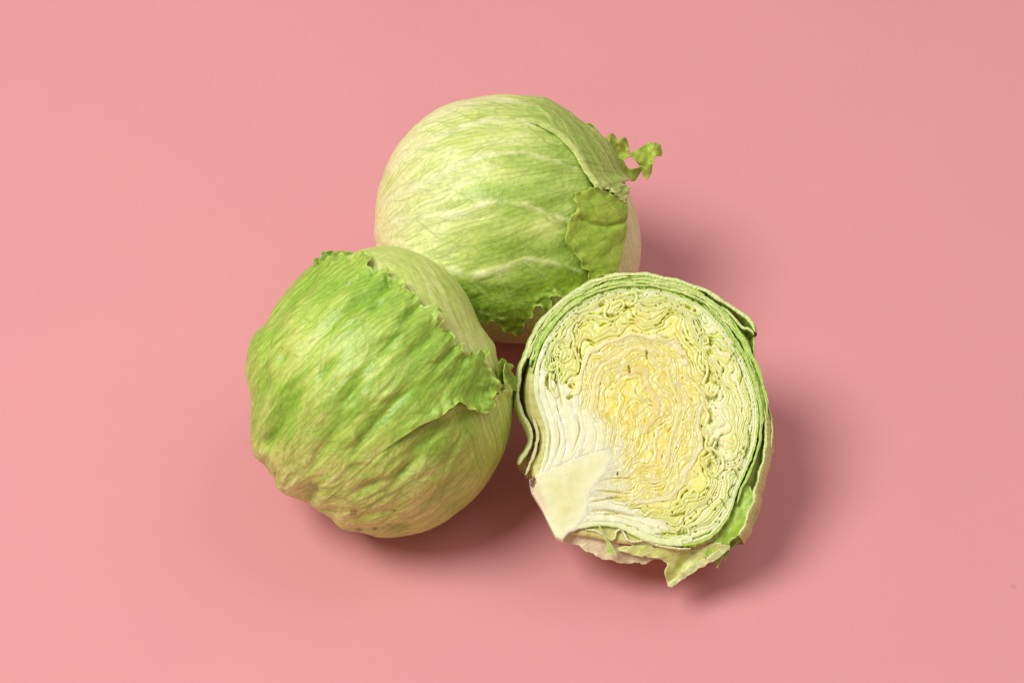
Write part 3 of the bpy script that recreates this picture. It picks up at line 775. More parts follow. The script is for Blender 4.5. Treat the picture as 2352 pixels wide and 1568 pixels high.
# ================================================================== half head, cut face up
KX0, KY0, KD = 686.0, 781.6, .4834          # face is traced in finer units: tracing unit = 1148.4 + KD*kx , 597.2 + KD*ky
def face_frame():
    z = .0735; d = ray(1480, 975); t = (z - CAM[2]) / d[2]
    C = CAM + t * d; ks = t * KPX * np.dot(d, FW) * KD
    e = math.radians(62); a = math.radians(-5)
    n = np.array([math.sin(a) * math.cos(e), -math.cos(a) * math.cos(e), math.sin(e)])
    XA = np.cross([0, 0, 1.0], n); XA = XA / np.linalg.norm(XA)
    if XA[0] < 0: XA = -XA
    XA = XA - n * np.dot(XA, n); XA /= np.linalg.norm(XA)
    YA = np.cross(n, XA)
    # roll so that the face's up lines up with the picture's up
    up = UPV - n * np.dot(UPV, n); up /= np.linalg.norm(up); YA = up; XA = np.cross(YA, n)
    return C, XA, YA, n, ks
FC, FX, FY, FN, KS = face_frame()
YS = 1 / .97
FRH = (FC, FX, FY * YS, FN, KS, KX0, KY0)
def face_pt(kx, ky, z):
    """face coordinates and height above the cut (same units) -> world"""
    return FC + KS * ((np.asarray(kx) - KX0)[..., None] * FX - (np.asarray(ky) - KY0)[..., None] * FY * YS + np.asarray(z)[..., None] * FN)
base_h = FC.copy(); base_h[2] = 0
LH = thing('halved_iceberg_lettuce', base_h, 'iceberg lettuce cut in half showing its yellow crinkled inside and pale core', 'lettuce', 'iceberg lettuces on the pink card')

CURVES = [
 [(185, 1005), (215, 900), (215, 800), (185, 720), (160, 640), (158, 560), (170, 480), (210, 380), (265, 300), (340, 225), (430, 170), (530, 135), (640, 122), (760, 132), (880, 165), (980, 220), (1060, 300), (1120, 390), (1172, 490), (1207, 590), (1227, 690), (1230, 770), (1212, 880), (1180, 970), (1140, 1050), (1110, 1130), (1075, 1220), (1015, 1290), (950, 1330), (860, 1342), (760, 1336), (680, 1318), (620, 1290), (560, 1262), (480, 1250), (400, 1262), (320, 1285)],
 [(225, 995), (262, 900), (262, 800), (235, 720), (205, 640), (200, 570), (215, 490), (255, 400), (310, 325), (380, 260), (460, 210), (550, 180), (650, 168), (755, 178), (860, 210), (950, 262), (1025, 340), (1080, 430), (1125, 520), (1155, 610), (1172, 700), (1172, 780), (1155, 870), (1125, 950), (1090, 1030), (1055, 1105), (1010, 1185), (950, 1240), (880, 1275), (800, 1282), (720, 1270), (640, 1245), (560, 1215), (490, 1205), (420, 1215)],
 [(285, 975), (310, 900), (305, 810), (280, 730), (262, 650), (262, 580), (280, 500), (320, 420), (375, 350), (440, 300), (510, 265), (590, 245), (660, 238), (750, 245), (840, 275), (915, 330), (975, 410), (1010, 490), (1040, 570), (1065, 650), (1080, 730), (1080, 800), (1065, 880), (1040, 950), (1005, 1020), (965, 1090), (915, 1145), (850, 1185), (780, 1205), (710, 1205), (640, 1190), (560, 1165), (490, 1150), (418, 1160)],
 [(360, 935), (395, 850), (385, 770), (365, 690), (358, 620), (365, 550), (390, 480), (430, 430), (485, 395), (550, 365), (620, 350), (690, 345), (760, 350), (820, 375), (870, 430), (905, 500), (935, 560), (950, 620), (955, 700), (950, 780), (945, 860), (925, 940), (895, 1010), (850, 1070), (790, 1115), (720, 1140), (640, 1145), (560, 1130), (500, 1115), (425, 1120)],
 [(440, 910), (455, 840), (440, 770), (420, 700), (415, 640), (425, 580), (455, 520), (500, 470), (560, 430), (625, 405), (690, 395), (745, 410), (790, 455), (820, 520), (845, 590), (860, 660), (865, 730), (860, 800), (845, 870), (815, 940), (770, 1000), (710, 1045), (640, 1070), (570, 1075), (500, 1070), (445, 1075)],
 [(505, 895), (520, 830), (510, 770), (500, 710), (505, 650), (525, 590), (560, 540), (605, 500), (650, 475), (690, 480), (720, 520), (740, 590), (755, 660), (760, 730), (750, 800), (730, 870), (690, 930), (640, 970), (590, 1000), (540, 1010), (485, 1020)],
 [(530, 915), (560, 850), (560, 790), (555, 730), (565, 670), (590, 620), (625, 600), (655, 620), (670, 670), (680, 730), (672, 790), (650, 840), (620, 880), (585, 920), (550, 950), (520, 975)],
]
CORE = [(148, 1088), (138, 1040), (162, 1020), (190, 1008), (235, 990), (300, 962), (345, 938), (400, 922), (455, 905), (515, 893), (530, 925), (522, 968), (490, 1015), (455, 1062), (430, 1105), (418, 1160), (412, 1212), (360, 1262), (322, 1290), (300, 1318), (268, 1302), (238, 1245), (200, 1170)]

ST = 2.2
ax = np.arange(50, 1320, ST); ay = np.arange(90, 1400, ST)
U, Vv = np.meshgrid(ax, ay)
T = 700
cv = [smooth_curve(c, T) for c in CURVES] + [np.tile([[600.0, 800.0]], (T, 1))]
kk = np.concatenate([np.linspace(k, k + 1, 190, endpoint=False) for k in range(7)] + [[6.999]])
cva = np.array(cv)
k0 = np.minimum(kk.astype(int), 6); fr = (kk - k0)[:, None, None]
PK = cva[k0] * (1 - fr) + cva[k0 + 1] * fr                                   # (nk, T, 2)
tt = np.linspace(0, 1, 1 + (T - 1) * 3)
PK = np.stack([np.stack([np.interp(tt, np.linspace(0, 1, T), PK[a, :, c]) for c in range(2)], 1) for a in range(len(kk))])
ci = np.round((PK[..., 0] - ax[0]) / ST).astype(int); cj = np.round((PK[..., 1] - ay[0]) / ST).astype(int)
ncol, nrow = len(ax), len(ay)
ok = (ci >= 0) & (ci < ncol) & (cj >= 0) & (cj < nrow)
flat = (cj * ncol + ci)[ok]
cnt = np.bincount(flat, minlength=ncol * nrow).astype(float)
KAP = np.bincount(flat, weights=np.broadcast_to(kk[:, None], ok.shape)[ok], minlength=ncol * nrow)
TPA = np.bincount(flat, weights=np.broadcast_to(tt[None, :], ok.shape)[ok], minlength=ncol * nrow)
have = cnt > 0
KAP = np.where(have, KAP / np.maximum(cnt, 1), 0).reshape(nrow, ncol); TPA = np.where(have, TPA / np.maximum(cnt, 1), 0).reshape(nrow, ncol); have = have.reshape(nrow, ncol)
disc = sdf_poly(U, Vv, cv[0][::4])
disc = disc + 3.5 * noise(U / 30, Vv / 30, 7) + 1.5 * noise(U / 9, Vv / 9, 8)
core = sdf_poly(U, Vv, CORE) + (6 * noise(U / 34, Vv / 34, 9) + 3 * noise(U / 12, Vv / 12, 10)) * sstep(14, 60, dist_line(U, Vv, [(140, 1030), (148, 1088), (200, 1170), (268, 1302), (300, 1318)])[0])
for _ in range(26):
    miss = ~have
    if not miss.any(): break
    acc = 0; kc = 0; tc_ = 0
    for a, b in ((0, 1), (0, -1), (1, 0), (-1, 0)):
        hh = np.roll(have, (a, b), (0, 1)); acc = acc + hh; kc = kc + np.roll(KAP, (a, b), (0, 1)) * hh; tc_ = tc_ + np.roll(TPA, (a, b), (0, 1)) * hh
    fill = miss & (acc > 0)
    KAP = np.where(fill, kc / np.maximum(acc, 1), KAP); TPA = np.where(fill, tc_ / np.maximum(acc, 1), TPA); have = have | fill

def blur(a, n=2):
    for _ in range(n):
        a = (a + np.roll(a, 1, 0) + np.roll(a, -1, 0) + np.roll(a, 1, 1) + np.roll(a, -1, 1)) / 5
    return a
KAP = blur(KAP, 3)
def lookup(img, X, Y):
    u = np.clip((X - ax[0]) / ST, 0, ncol - 1.01); v = np.clip((Y - ay[0]) / ST, 0, nrow - 1.01)
    a = u.astype(int); b = v.astype(int); fu = u - a; fv = v - b
    return (img[b, a] * (1 - fu) + img[b, a + 1] * fu) * (1 - fv) + (img[b + 1, a] * (1 - fu) + img[b + 1, a + 1] * fu) * fv
KAP0, TPA0 = KAP, TPA
wamp = sstep(.03, .2, TPA) * (1 - .6 * sstep(.86, .97, TPA)) * sstep(.15, 1.1, KAP)
DX = wamp * (46 * noise(U / 150, Vv / 150, 81) + 12 * noise(U / 60, Vv / 60, 83)); DY = wamp * (46 * noise(U / 150 + 7, Vv / 150, 82) + 12 * noise(U / 60 + 3, Vv / 60, 84))
KAP = lookup(KAP0, U + DX, Vv + DY)
calm = sstep(.02, .16, TPA) * (1 - .75 * sstep(.86, .97, TPA))            # leaf bases beside the core run straight
kq = [0, .4, .9, 1.2, 1.7, 2.2, 2.75, 2.95, 3.15, 3.4, 3.9, 4.15, 4.4, 4.7, 5.5, 7]
aq = [.15, .3, .8, 1.5, 2.3, 2.5, 1.8, .4, .4, 1.8, 2.2, .5, .5, 1.8, 2.4, 2.4]
amp = np.interp(KAP, kq, aq) * (.12 + .88 * calm)
tight = sstep(.22, .3, TPA) * (1 - sstep(.42, .5, TPA)) * (1 - sstep(1.6, 2.4, KAP))       # flat stacked layers along the top
amp = amp * (1 - .6 * tight)
wx = U + 16 * noise(U / 75, Vv / 75, 101); wy = Vv + 16 * noise(U / 75 + 5, Vv / 75, 102)
crk = .8 * (noise(wx / 110, wy / 110, 111) + .38 * noise(wx / 52, wy / 52, 113) + .07 * noise(wx / 20, wy / 20, 114))
dens = np.array([6.5, 5.5, 5, 5.5, 5.5, 4.5, 4]); Lc = np.interp(KAP, np.arange(8), np.concatenate([[0], np.cumsum(dens)]))
lam = Lc + 1.0 * amp * crk
sw = blob(U, Vv, 592, 832, 36, 36)                                         # the tight swirl near the middle
lam = lam + sw * (np.arctan2(Vv - 832, U - 592) / (2 * math.pi) + np.hypot(U - 592, Vv - 832) / 14) * 1.0
idn = np.floor(lam).astype(int); f = lam - idn
gy_, gx_ = np.gradient(lam, ST); gm = np.clip(np.hypot(gx_, gy_), .015, .5)
ed = np.minimum(f, 1 - f) / gm                                             # distance to the nearest gap, face units
opn = sstep(.16, .75, noise(TPA * 24 + 3 * noise(U / 60, Vv / 60, 124), np.round(lam) * .83, 121) + .14 * noise(U / 70, Vv / 70, 122) + .08 * sstep(1, 2.4, KAP) - .10 * sstep(3, 4.5, KAP))
opn = opn * calm * (1 - .45 * sstep(2.8, 3.6, KAP))
hrt = sstep(2.7, 3.5, KAP + .5 * noise(U / 50, Vv / 50, 126))
gw = .8 + 4.2 * opn
gap = (1 - sstep(gw * .45, gw * 1.35, ed)) * (1 - .72 * hrt * (1 - sstep(.1, .4, noise(U / 34, Vv / 34, 127))))
jit = ((_hash(idn, idn * 0 + 3, 5) & 1023) / 1023.0)
jit2 = ((_hash(idn, idn * 0 + 9, 6) & 1023) / 1023.0)
Zf = -7 * jit + 6 * (jit2 - .5) * (f - .5) + 2.2 * np.sin(math.pi * f) * (1 - .7 * hrt) + hrt * (5 * jit + 3.2 * fbm((U + 14 * noise(U / 30, Vv / 30, 128)) / 26, (Vv + 14 * noise(U / 30, Vv / 30, 129)) / 38, 130, 3)) - 1.2 * np.abs(noise(U / 40, Vv / 40, 131)) - gap * (1.3 + 26 * opn ** 1.3) - .4 * np.abs(noise(U / 6, Vv / 6, 133))
LAB = idn + 100

# pigment of the cut flesh, with gap shade and glint speckles painted in
stops = [0, .35, .8, 1.4, 2.2, 2.9, 3.3, 4, 5, 6, 7]
cols = np.array([srgb(*c) for c in ((176, 206, 88), (206, 224, 124), (224, 234, 142), (230, 236, 148), (236, 236, 146), (234, 226, 150), (236, 230, 142), (236, 226, 132), (234, 222, 122), (232, 218, 114), (230, 214, 106))])
kj = np.clip(KAP + (.35 + .9 * sstep(1.2, 2.6, KAP)) * fbm(U / 70, Vv / 70, 141, 2) + .3 * (jit2 - .5), 0, 7)
CF = np.stack([np.interp(kj, stops, cols[:, c]) for c in range(3)], -1)
CF = mix(CF, srgb(228, 212, 96), .4 * sstep(.1, .55, fbm(U / 50, Vv / 50, 151, 3)) * sstep(2.6, 3.6, KAP))
CF = mix(CF, srgb(230, 216, 166), .45 * sstep(.15, .5, fbm(U / 38, Vv / 60, 153, 2)) * sstep(2.6, 3.4, KAP))
CF = mix(CF, srgb(234, 240, 184), .45 * sstep(.1, .5, fbm(U / 60, Vv / 60, 155, 2)) * (KAP < 2.8))
whit = (1 - sstep(.05, .17, TPA)) * (KAP < 4.6)
CF = mix(CF, srgb(238, 240, 222), .85 * whit); CF = mix(CF, srgb(212, 202, 160), .35 * whit * sstep(0, .4, noise(U / 18, Vv / 60, 157)))
whit2 = sstep(.86, .95, TPA)
CF = mix(CF, srgb(238, 240, 218), .65 * whit2)
CF = mix(CF, srgb(150, 190, 62), .75 * (1 - sstep(.05, .4, KAP + .35 * noise(U / 40, Vv / 22, 159))) * sstep(.08, .2, TPA))
grn = sstep(.62, .75, TPA) * (1 - sstep(.9, .97, TPA)) * (1 - sstep(.5, 1.6, KAP))
CF = mix(CF, srgb(176, 204, 90), .5 * grn * sstep(-.2, .4, fbm(U / 40, Vv / 25, 161)))
CF = mix(CF, srgb(150, 186, 58), .8 * blob(U, Vv, 240, 510, 38, 60) * sstep(-.2, .2, noise(U / 18, Vv / 18, 12)))
CF = mix(CF, srgb(190, 206, 92), .5 * blob(U, Vv, 265, 640, 30, 40))
CF = mix(CF, srgb(244, 242, 198), (.16 * sstep(.18, .42, np.minimum(f, 1 - f))))
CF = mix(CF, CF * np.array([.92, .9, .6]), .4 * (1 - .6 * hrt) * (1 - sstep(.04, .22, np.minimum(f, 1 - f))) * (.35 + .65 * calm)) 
CF = mix(CF, CF * np.array([.98, .94, .52]), gap * .85)  # yellower leaf sides in the gaps, with gap shade tinted into the colour
jit3 = ((_hash(idn, idn * 0 + 21, 7) & 1023) / 1023.0)
inn = sstep(2.2, 3.2, KAP)
CF = mix(CF, mix(srgb(242, 244, 206) * np.ones(3), srgb(242, 236, 196) * np.ones(3), inn), .6 * sstep(.55, .8, jit3) * (1 - .6 * hrt))
CF = mix(CF, mix(srgb(196, 216, 108) * np.ones(3), srgb(228, 208, 100) * np.ones(3), inn), .32 * (1 - sstep(.12, .32, jit3)) * (1 - .6 * hrt))
mw = fbm((U + 22 * noise(U / 45, Vv / 45, 135)) / 34, (Vv + 22 * noise(U / 45, Vv / 45, 136)) / 52, 137, 3)
CF = mix(CF, srgb(226, 202, 74) * np.ones(3), .65 * hrt * sstep(.05, .5, mw)); CF = mix(CF, srgb(236, 224, 176) * np.ones(3), .7 * hrt * sstep(.05, .45, -mw))
wet = sstep(.05, .5, fbm(U / 42, Vv / 58, 163, 2)) * sstep(1.6, 2.8, KAP)          # glassy, water-soaked flesh
CF = mix(CF, srgb(212, 192, 124) * np.ones(3), .18 * wet)
wet2 = sstep(.1, .5, fbm(U / 50, Vv / 50, 165, 2)) * (1 - sstep(1.6, 2.4, KAP)) * sstep(.1, .2, TPA)
CF = mix(CF, srgb(190, 206, 110) * np.ones(3), .18 * wet2)
CF = CF * (.95 + .14 * jit)[..., None]
CF = mix(CF, srgb(244, 244, 214) * np.ones(3), .5 * sstep(.32, .6, noise(U / 6.5, Vv / 6.5, 167)) * sstep(-.3, .3, noise(U / 40, Vv / 40, 168)))  # pale cell speckles, painted to stand in for wet glints

# the thick ribs of the inner leaves
kr = .65 * KAP + .35 * KAP0 + .06 * noise(U / 50, Vv / 50, 171) + .02 * noise(U / 14, Vv / 14, 172)
RIBS = ((2.90, 3.20, .12, .50, (240, 230, 194)), (2.90, 3.12, .58, .90, (240, 236, 204)), (4.16, 4.40, .10, .42, (240, 228, 182)), (4.2, 4.4, .50, .78, (238, 224, 172)), (.06, .50, .00, .20, (228, 234, 200)), (.56, 1.16, .0, .17, (238, 240, 216)), (1.22, 1.96, .0, .15, (240, 240, 220)), (2.02, 2.80, 0, .16, (240, 240, 218)),
        (2.86, 3.22, 0, .14, (242, 238, 214)), (3.28, 4.06, 0, .12, (242, 238, 206)), (4.12, 4.7, 0, .10, (242, 238, 198)), (.04, .52, .84, 1.0, (226, 236, 186)), (.58, 1.12, .88, 1.0, (236, 240, 212)), (1.18, 1.72, .87, 1.0, (240, 240, 218)), (1.78, 2.5, .92, 1.0, (240, 240, 218)), (2.56, 3.1, .93, 1.0, (240, 240, 218)), (5.2, 5.45, .3, .72, (230, 208, 150)))
for ri, (a, b, t0, t1, cc) in enumerate(RIBS):
    tw = TPA + .03 * noise(U / 40, Vv / 40, 173 + ri)
    inside = (kr > a) & (kr < b) & (tw > t0) & (tw < t1)
    q = np.minimum(kr - a, b - kr) / (b - a)
    LAB = np.where(inside, 20 + ri, LAB)
    Zf = np.where(inside, 1.5 - 2.5 * (ri % 3) * (b - a) - 3.5 * (1 - sstep(0, .16, q)) * sstep(-.2, .5, noise(U / 60, Vv / 60, 177 + ri)) + 1.5 * noise(U / 40, Vv / 40, 178) - 1.0 * np.abs(noise(U / 4, Vv / 4, 175)), Zf)
    cr_ = srgb(*cc)
    CF = np.where(inside[..., None], mix(mix(np.broadcast_to(cr_, CF.shape), CF, (.4 if t1 > .3 and t0 < .8 else .2) + 0 * q), srgb(240, 238, 210), .25 * sstep(.1, .5, noise(U / 7, Vv / 16, 176))), CF)

# pockets that open between the leaves
POCK = [(482, 206, 18, 12, 20), (522, 262, 34, 12, -5), (606, 216, 40, 11, 5), (662, 152, 26, 7, 0), (912, 226, 30, 10, -25), (226, 578, 13, 40, 0), (330, 652, 18, 10, 20), (252, 486, 10, 12, 0), (362, 442, 8, 34, -10), (478, 410, 14, 7, 20),
        (1004, 385, 18, 22, 0), (1000, 440, 16, 18, 0), (990, 545, 16, 44, -10), (1018, 560, 12, 30, 25), (1012, 655, 30, 30, 0), (998, 745, 16, 40, 5), (1036, 905, 32, 66, 12), (1004, 978, 20, 38, 20), (1186, 850, 7, 34, -8),
        (792, 372, 26, 8, -15), (826, 428, 8, 12, 0), (700, 450, 6, 26, 0), (920, 1118, 12, 10, 0), (540, 1122, 46, 6, 4), (530, 1196, 40, 6, 4), (645, 1152, 16, 7, 0), (852, 1196, 46, 9, 12), (862, 1282, 32, 8, 8), (770, 1288, 40, 6, 0),
        (560, 455, 10, 4, 0), (616, 520, 8, 22, 10), (770, 560, 7, 20, 0), (870, 640, 6, 18, 0), (790, 940, 14, 8, 30), (640, 1128, 12, 6, 0), (470, 340, 12, 5, 20), (420, 365, 8, 16, 20), (880, 300, 26, 5, -25), (720, 215, 40, 4, 0), (800, 250, 30, 4, -12), (620, 300, 44, 4, 4),
        (1150, 560, 5, 40, -14), (1100, 470, 5, 40, -30), (1190, 930, 6, 24, 20), (930, 420, 9, 16, -20), (1120, 1010, 6, 30, 25), (1060, 1150, 6, 34, 30), (968, 860, 7, 26, 0)]
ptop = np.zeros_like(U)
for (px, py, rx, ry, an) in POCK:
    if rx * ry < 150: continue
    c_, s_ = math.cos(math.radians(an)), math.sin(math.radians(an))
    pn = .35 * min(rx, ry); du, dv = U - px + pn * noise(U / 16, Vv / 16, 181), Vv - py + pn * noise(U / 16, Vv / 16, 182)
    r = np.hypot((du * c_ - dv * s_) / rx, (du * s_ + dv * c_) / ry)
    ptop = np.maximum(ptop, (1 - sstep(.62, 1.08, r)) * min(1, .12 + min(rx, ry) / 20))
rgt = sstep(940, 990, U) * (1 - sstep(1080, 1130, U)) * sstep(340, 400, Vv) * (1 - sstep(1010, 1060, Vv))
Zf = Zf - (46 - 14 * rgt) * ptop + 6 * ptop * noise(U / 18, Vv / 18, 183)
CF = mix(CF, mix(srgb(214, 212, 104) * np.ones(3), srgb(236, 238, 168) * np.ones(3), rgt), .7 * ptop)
lobe = blob(U, Vv, 1040, 720, 34, 90, 8) + blob(U, Vv, 1045, 910, 26, 70, 14)
CF = mix(CF, srgb(244, 246, 218) * np.ones(3), .75 * np.clip(lobe, 0, 1))

# curled leaf edges seen end-on
FOLDS = [[(480, 185), (500, 180), (515, 205), (500, 240), (505, 270), (530, 280), (560, 268)], [(560, 172), (600, 160), (640, 150), (655, 165), (645, 195), (620, 207), (595, 200)], [(540, 205), (575, 187), (592, 205), (580, 228)], [(870, 200), (900, 205), (925, 225), (915, 242), (950, 256)],
         [(215, 470), (205, 500), (225, 522), (260, 517), (286, 500), (280, 483), (252, 488), (236, 503)], [(240, 540), (235, 580), (245, 620), (270, 652)], [(300, 482), (330, 470), (345, 430), (350, 380), (340, 348)], [(356, 420), (366, 460), (386, 480)], [(290, 415), (312, 436), (302, 468)],
         [(975, 362), (992, 370), (994, 390), (975, 397)], [(985, 480), (990, 530), (970, 580), (965, 602)], [(1000, 470), (1025, 500), (1052, 542)], [(960, 602), (1000, 642), (1032, 627), (1040, 600)], [(960, 650), (975, 700), (990, 740), (970, 790)], [(965, 800), (985, 830), (975, 880), (1000, 902), (1022, 862)],
         [(1002, 890), (1050, 930), (1055, 980), (1020, 1022)], [(960, 940), (975, 980), (1000, 1002)], [(760, 366), (800, 378), (832, 368), (850, 390)],
         [(900, 1102), (915, 1080), (936, 1095), (930, 1126), (905, 1132)], [(820, 1172), (860, 1150), (892, 1166), (880, 1192)], [(690, 1202), (722, 1180), (762, 1186)], [(840, 1268), (860, 1250), (886, 1260), (892, 1286)]]
for fi, pl in enumerate(FOLDS):
    q = smooth_curve(pl, 40); lo = q.min(0) - 30; hi = q.max(0) + 30
    x0, x1 = np.searchsorted(ax, [lo[0], hi[0]]); y0, y1 = np.searchsorted(ay, [lo[1], hi[1]])
    sl = (slice(y0, y1), slice(x0, x1))
    u, v = U[sl], Vv[sl]
    d, t = dist_line(u, v, q)
    hw = 6.5 + 2.0 * noise(u / 22, v / 22, 191 + fi)
    side = sstep(hw, hw + 3, d) * (1 - sstep(hw + 3, hw + 9, d))
    Zf[sl] -= 5 * side
    on = d < hw
    Zf[sl] = np.where(on, 1.0 - 7 * (1 - np.sqrt(np.clip(1 - (d / hw) ** 2, 0, 1))) * .6 - 6 * (fi % 3 == 1) * t, Zf[sl])
    kcol = np.interp(KAP[sl], [0, 1, 2.8, 4, 7], [0, 1, 2, 3, 4])
    base = np.stack([np.interp(kcol, range(5), [srgb(*c)[ch] for c in ((186, 210, 104), (222, 228, 146), (236, 232, 160), (238, 220, 134), (236, 208, 110))]) for ch in range(3)], -1)
    CF[sl] = np.where(on[..., None], .5 * base + .5 * CF[sl], CF[sl])
    LAB[sl] = np.where(on, 60 + fi, LAB[sl])
# slits between the leaf bases beside the core
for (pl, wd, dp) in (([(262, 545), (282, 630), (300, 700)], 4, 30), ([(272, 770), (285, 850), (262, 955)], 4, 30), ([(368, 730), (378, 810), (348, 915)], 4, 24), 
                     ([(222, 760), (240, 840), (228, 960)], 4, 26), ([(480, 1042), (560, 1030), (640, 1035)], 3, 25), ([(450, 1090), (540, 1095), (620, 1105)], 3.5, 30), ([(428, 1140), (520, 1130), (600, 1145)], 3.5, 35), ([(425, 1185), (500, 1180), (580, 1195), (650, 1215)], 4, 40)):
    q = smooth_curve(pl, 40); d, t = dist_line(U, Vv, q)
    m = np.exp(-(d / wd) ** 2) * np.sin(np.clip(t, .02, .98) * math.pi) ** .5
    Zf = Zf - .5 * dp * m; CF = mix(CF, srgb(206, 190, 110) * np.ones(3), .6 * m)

# the core
nc = np.exp(-np.maximum(-core, 0) / 42); Zf = Zf * (1 - .8 * nc); CF = mix(CF, srgb(234, 234, 204) * np.ones(3), .8 * nc)
inc = core > 0
fib = noise((U * .95 + Vv * .3) / 9, (Vv * .95 - U * .3) / 3.2, 201)
cc = mix(srgb(234, 236, 206), srgb(222, 222, 166), sstep(10, 90, core) * (.6 + .4 * fbm(U / 60, Vv / 60, 203)))
cc = mix(cc, srgb(242, 240, 206), .35 * sstep(.25, .6, fib)); cc = mix(cc, srgb(236, 236, 208), .7 * (1 - sstep(3, 22, core)))
cc = mix(cc, srgb(216, 178, 158), .5 * sstep(0, 1, blob(U, Vv, 190, 1130, 18, 60, 25)))
CF = mix(CF, srgb(40, 30, 18), .95 * sstep(.4, .7, blob(U, Vv, 558, 1010, 4, 9, -12)))
cc = mix(cc, srgb(112, 62, 42), .95 * sstep(.35, .7, blob(U, Vv, 154, 1052, 15, 30, -8) + .35 * noise(U / 8, Vv / 8, 207)))
Zf = np.where(inc, .5 - 1.2 * (1 - sstep(0, 10, core)) + .35 * fib + 1.5 * noise(U / 70, Vv / 40, 209), Zf)
CF = np.where(inc[..., None], cc, CF); LAB = np.where(inc, 10, LAB)

valid = (disc > 0) | inc
Zf = np.where(valid, Zf, -90.0)
near = np.zeros_like(valid)
for a in (-1, 0, 1):
    for b in (-1, 0, 1):
        near |= np.roll(np.roll(valid, a, 0), b, 1)
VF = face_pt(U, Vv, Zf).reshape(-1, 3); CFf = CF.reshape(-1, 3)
ii = np.arange(nrow * ncol).reshape(nrow, ncol)
Q = np.stack([ii[:-1, :-1], ii[1:, :-1], ii[1:, 1:], ii[:-1, 1:]], -1).reshape(-1, 4)
Q = Q[near.ravel()[Q].all(1) & valid.ravel()[Q].any(1)]
zq = np.where(valid, Zf, -1e3).ravel()[Q]
lab = LAB.ravel()[np.take_along_axis(Q, zq.argmax(1)[:, None], 1)[:, 0]]
def islands(F_):
    """connected pieces of a set of quads"""
    u, inv = np.unique(F_, return_inverse=True); inv = inv.reshape(F_.shape)
    c = np.arange(len(u))
    while True:
        m = c[inv].min(1); n_ = c.copy(); np.minimum.at(n_, inv.ravel(), np.repeat(m, F_.shape[1])); n_ = n_[n_]
        if (n_ == c).all(): break
        c = n_
    return c[inv[:, 0]]
pieces = []; crumbs = []
for k in np.unique(lab):
    sel = Q[lab == k]; isl = islands(sel)
    for c_ in np.unique(isl):
        part = sel[isl == c_]
        (pieces if len(part) >= 60 else crumbs).append((k, part))
# slivers too small to pick apart go with the piece they touch most
owner = np.full(nrow * ncol, -1)
for pi, (k, part) in enumerate(pieces): owner[part.ravel()] = pi
extra = {}
for k, part in crumbs:
    o_ = owner[part.ravel()]; o_ = o_[o_ >= 0]
    if len(o_): extra.setdefault(int(np.bincount(o_).argmax()), []).append(part)
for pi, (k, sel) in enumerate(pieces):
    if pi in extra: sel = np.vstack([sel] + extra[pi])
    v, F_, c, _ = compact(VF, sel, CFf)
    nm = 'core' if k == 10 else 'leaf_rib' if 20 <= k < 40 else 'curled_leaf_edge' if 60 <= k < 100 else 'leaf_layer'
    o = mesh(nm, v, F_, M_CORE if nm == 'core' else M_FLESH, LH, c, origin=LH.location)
    if k == 10: o['label'] = 'pale wedge-shaped core with a browned corner'

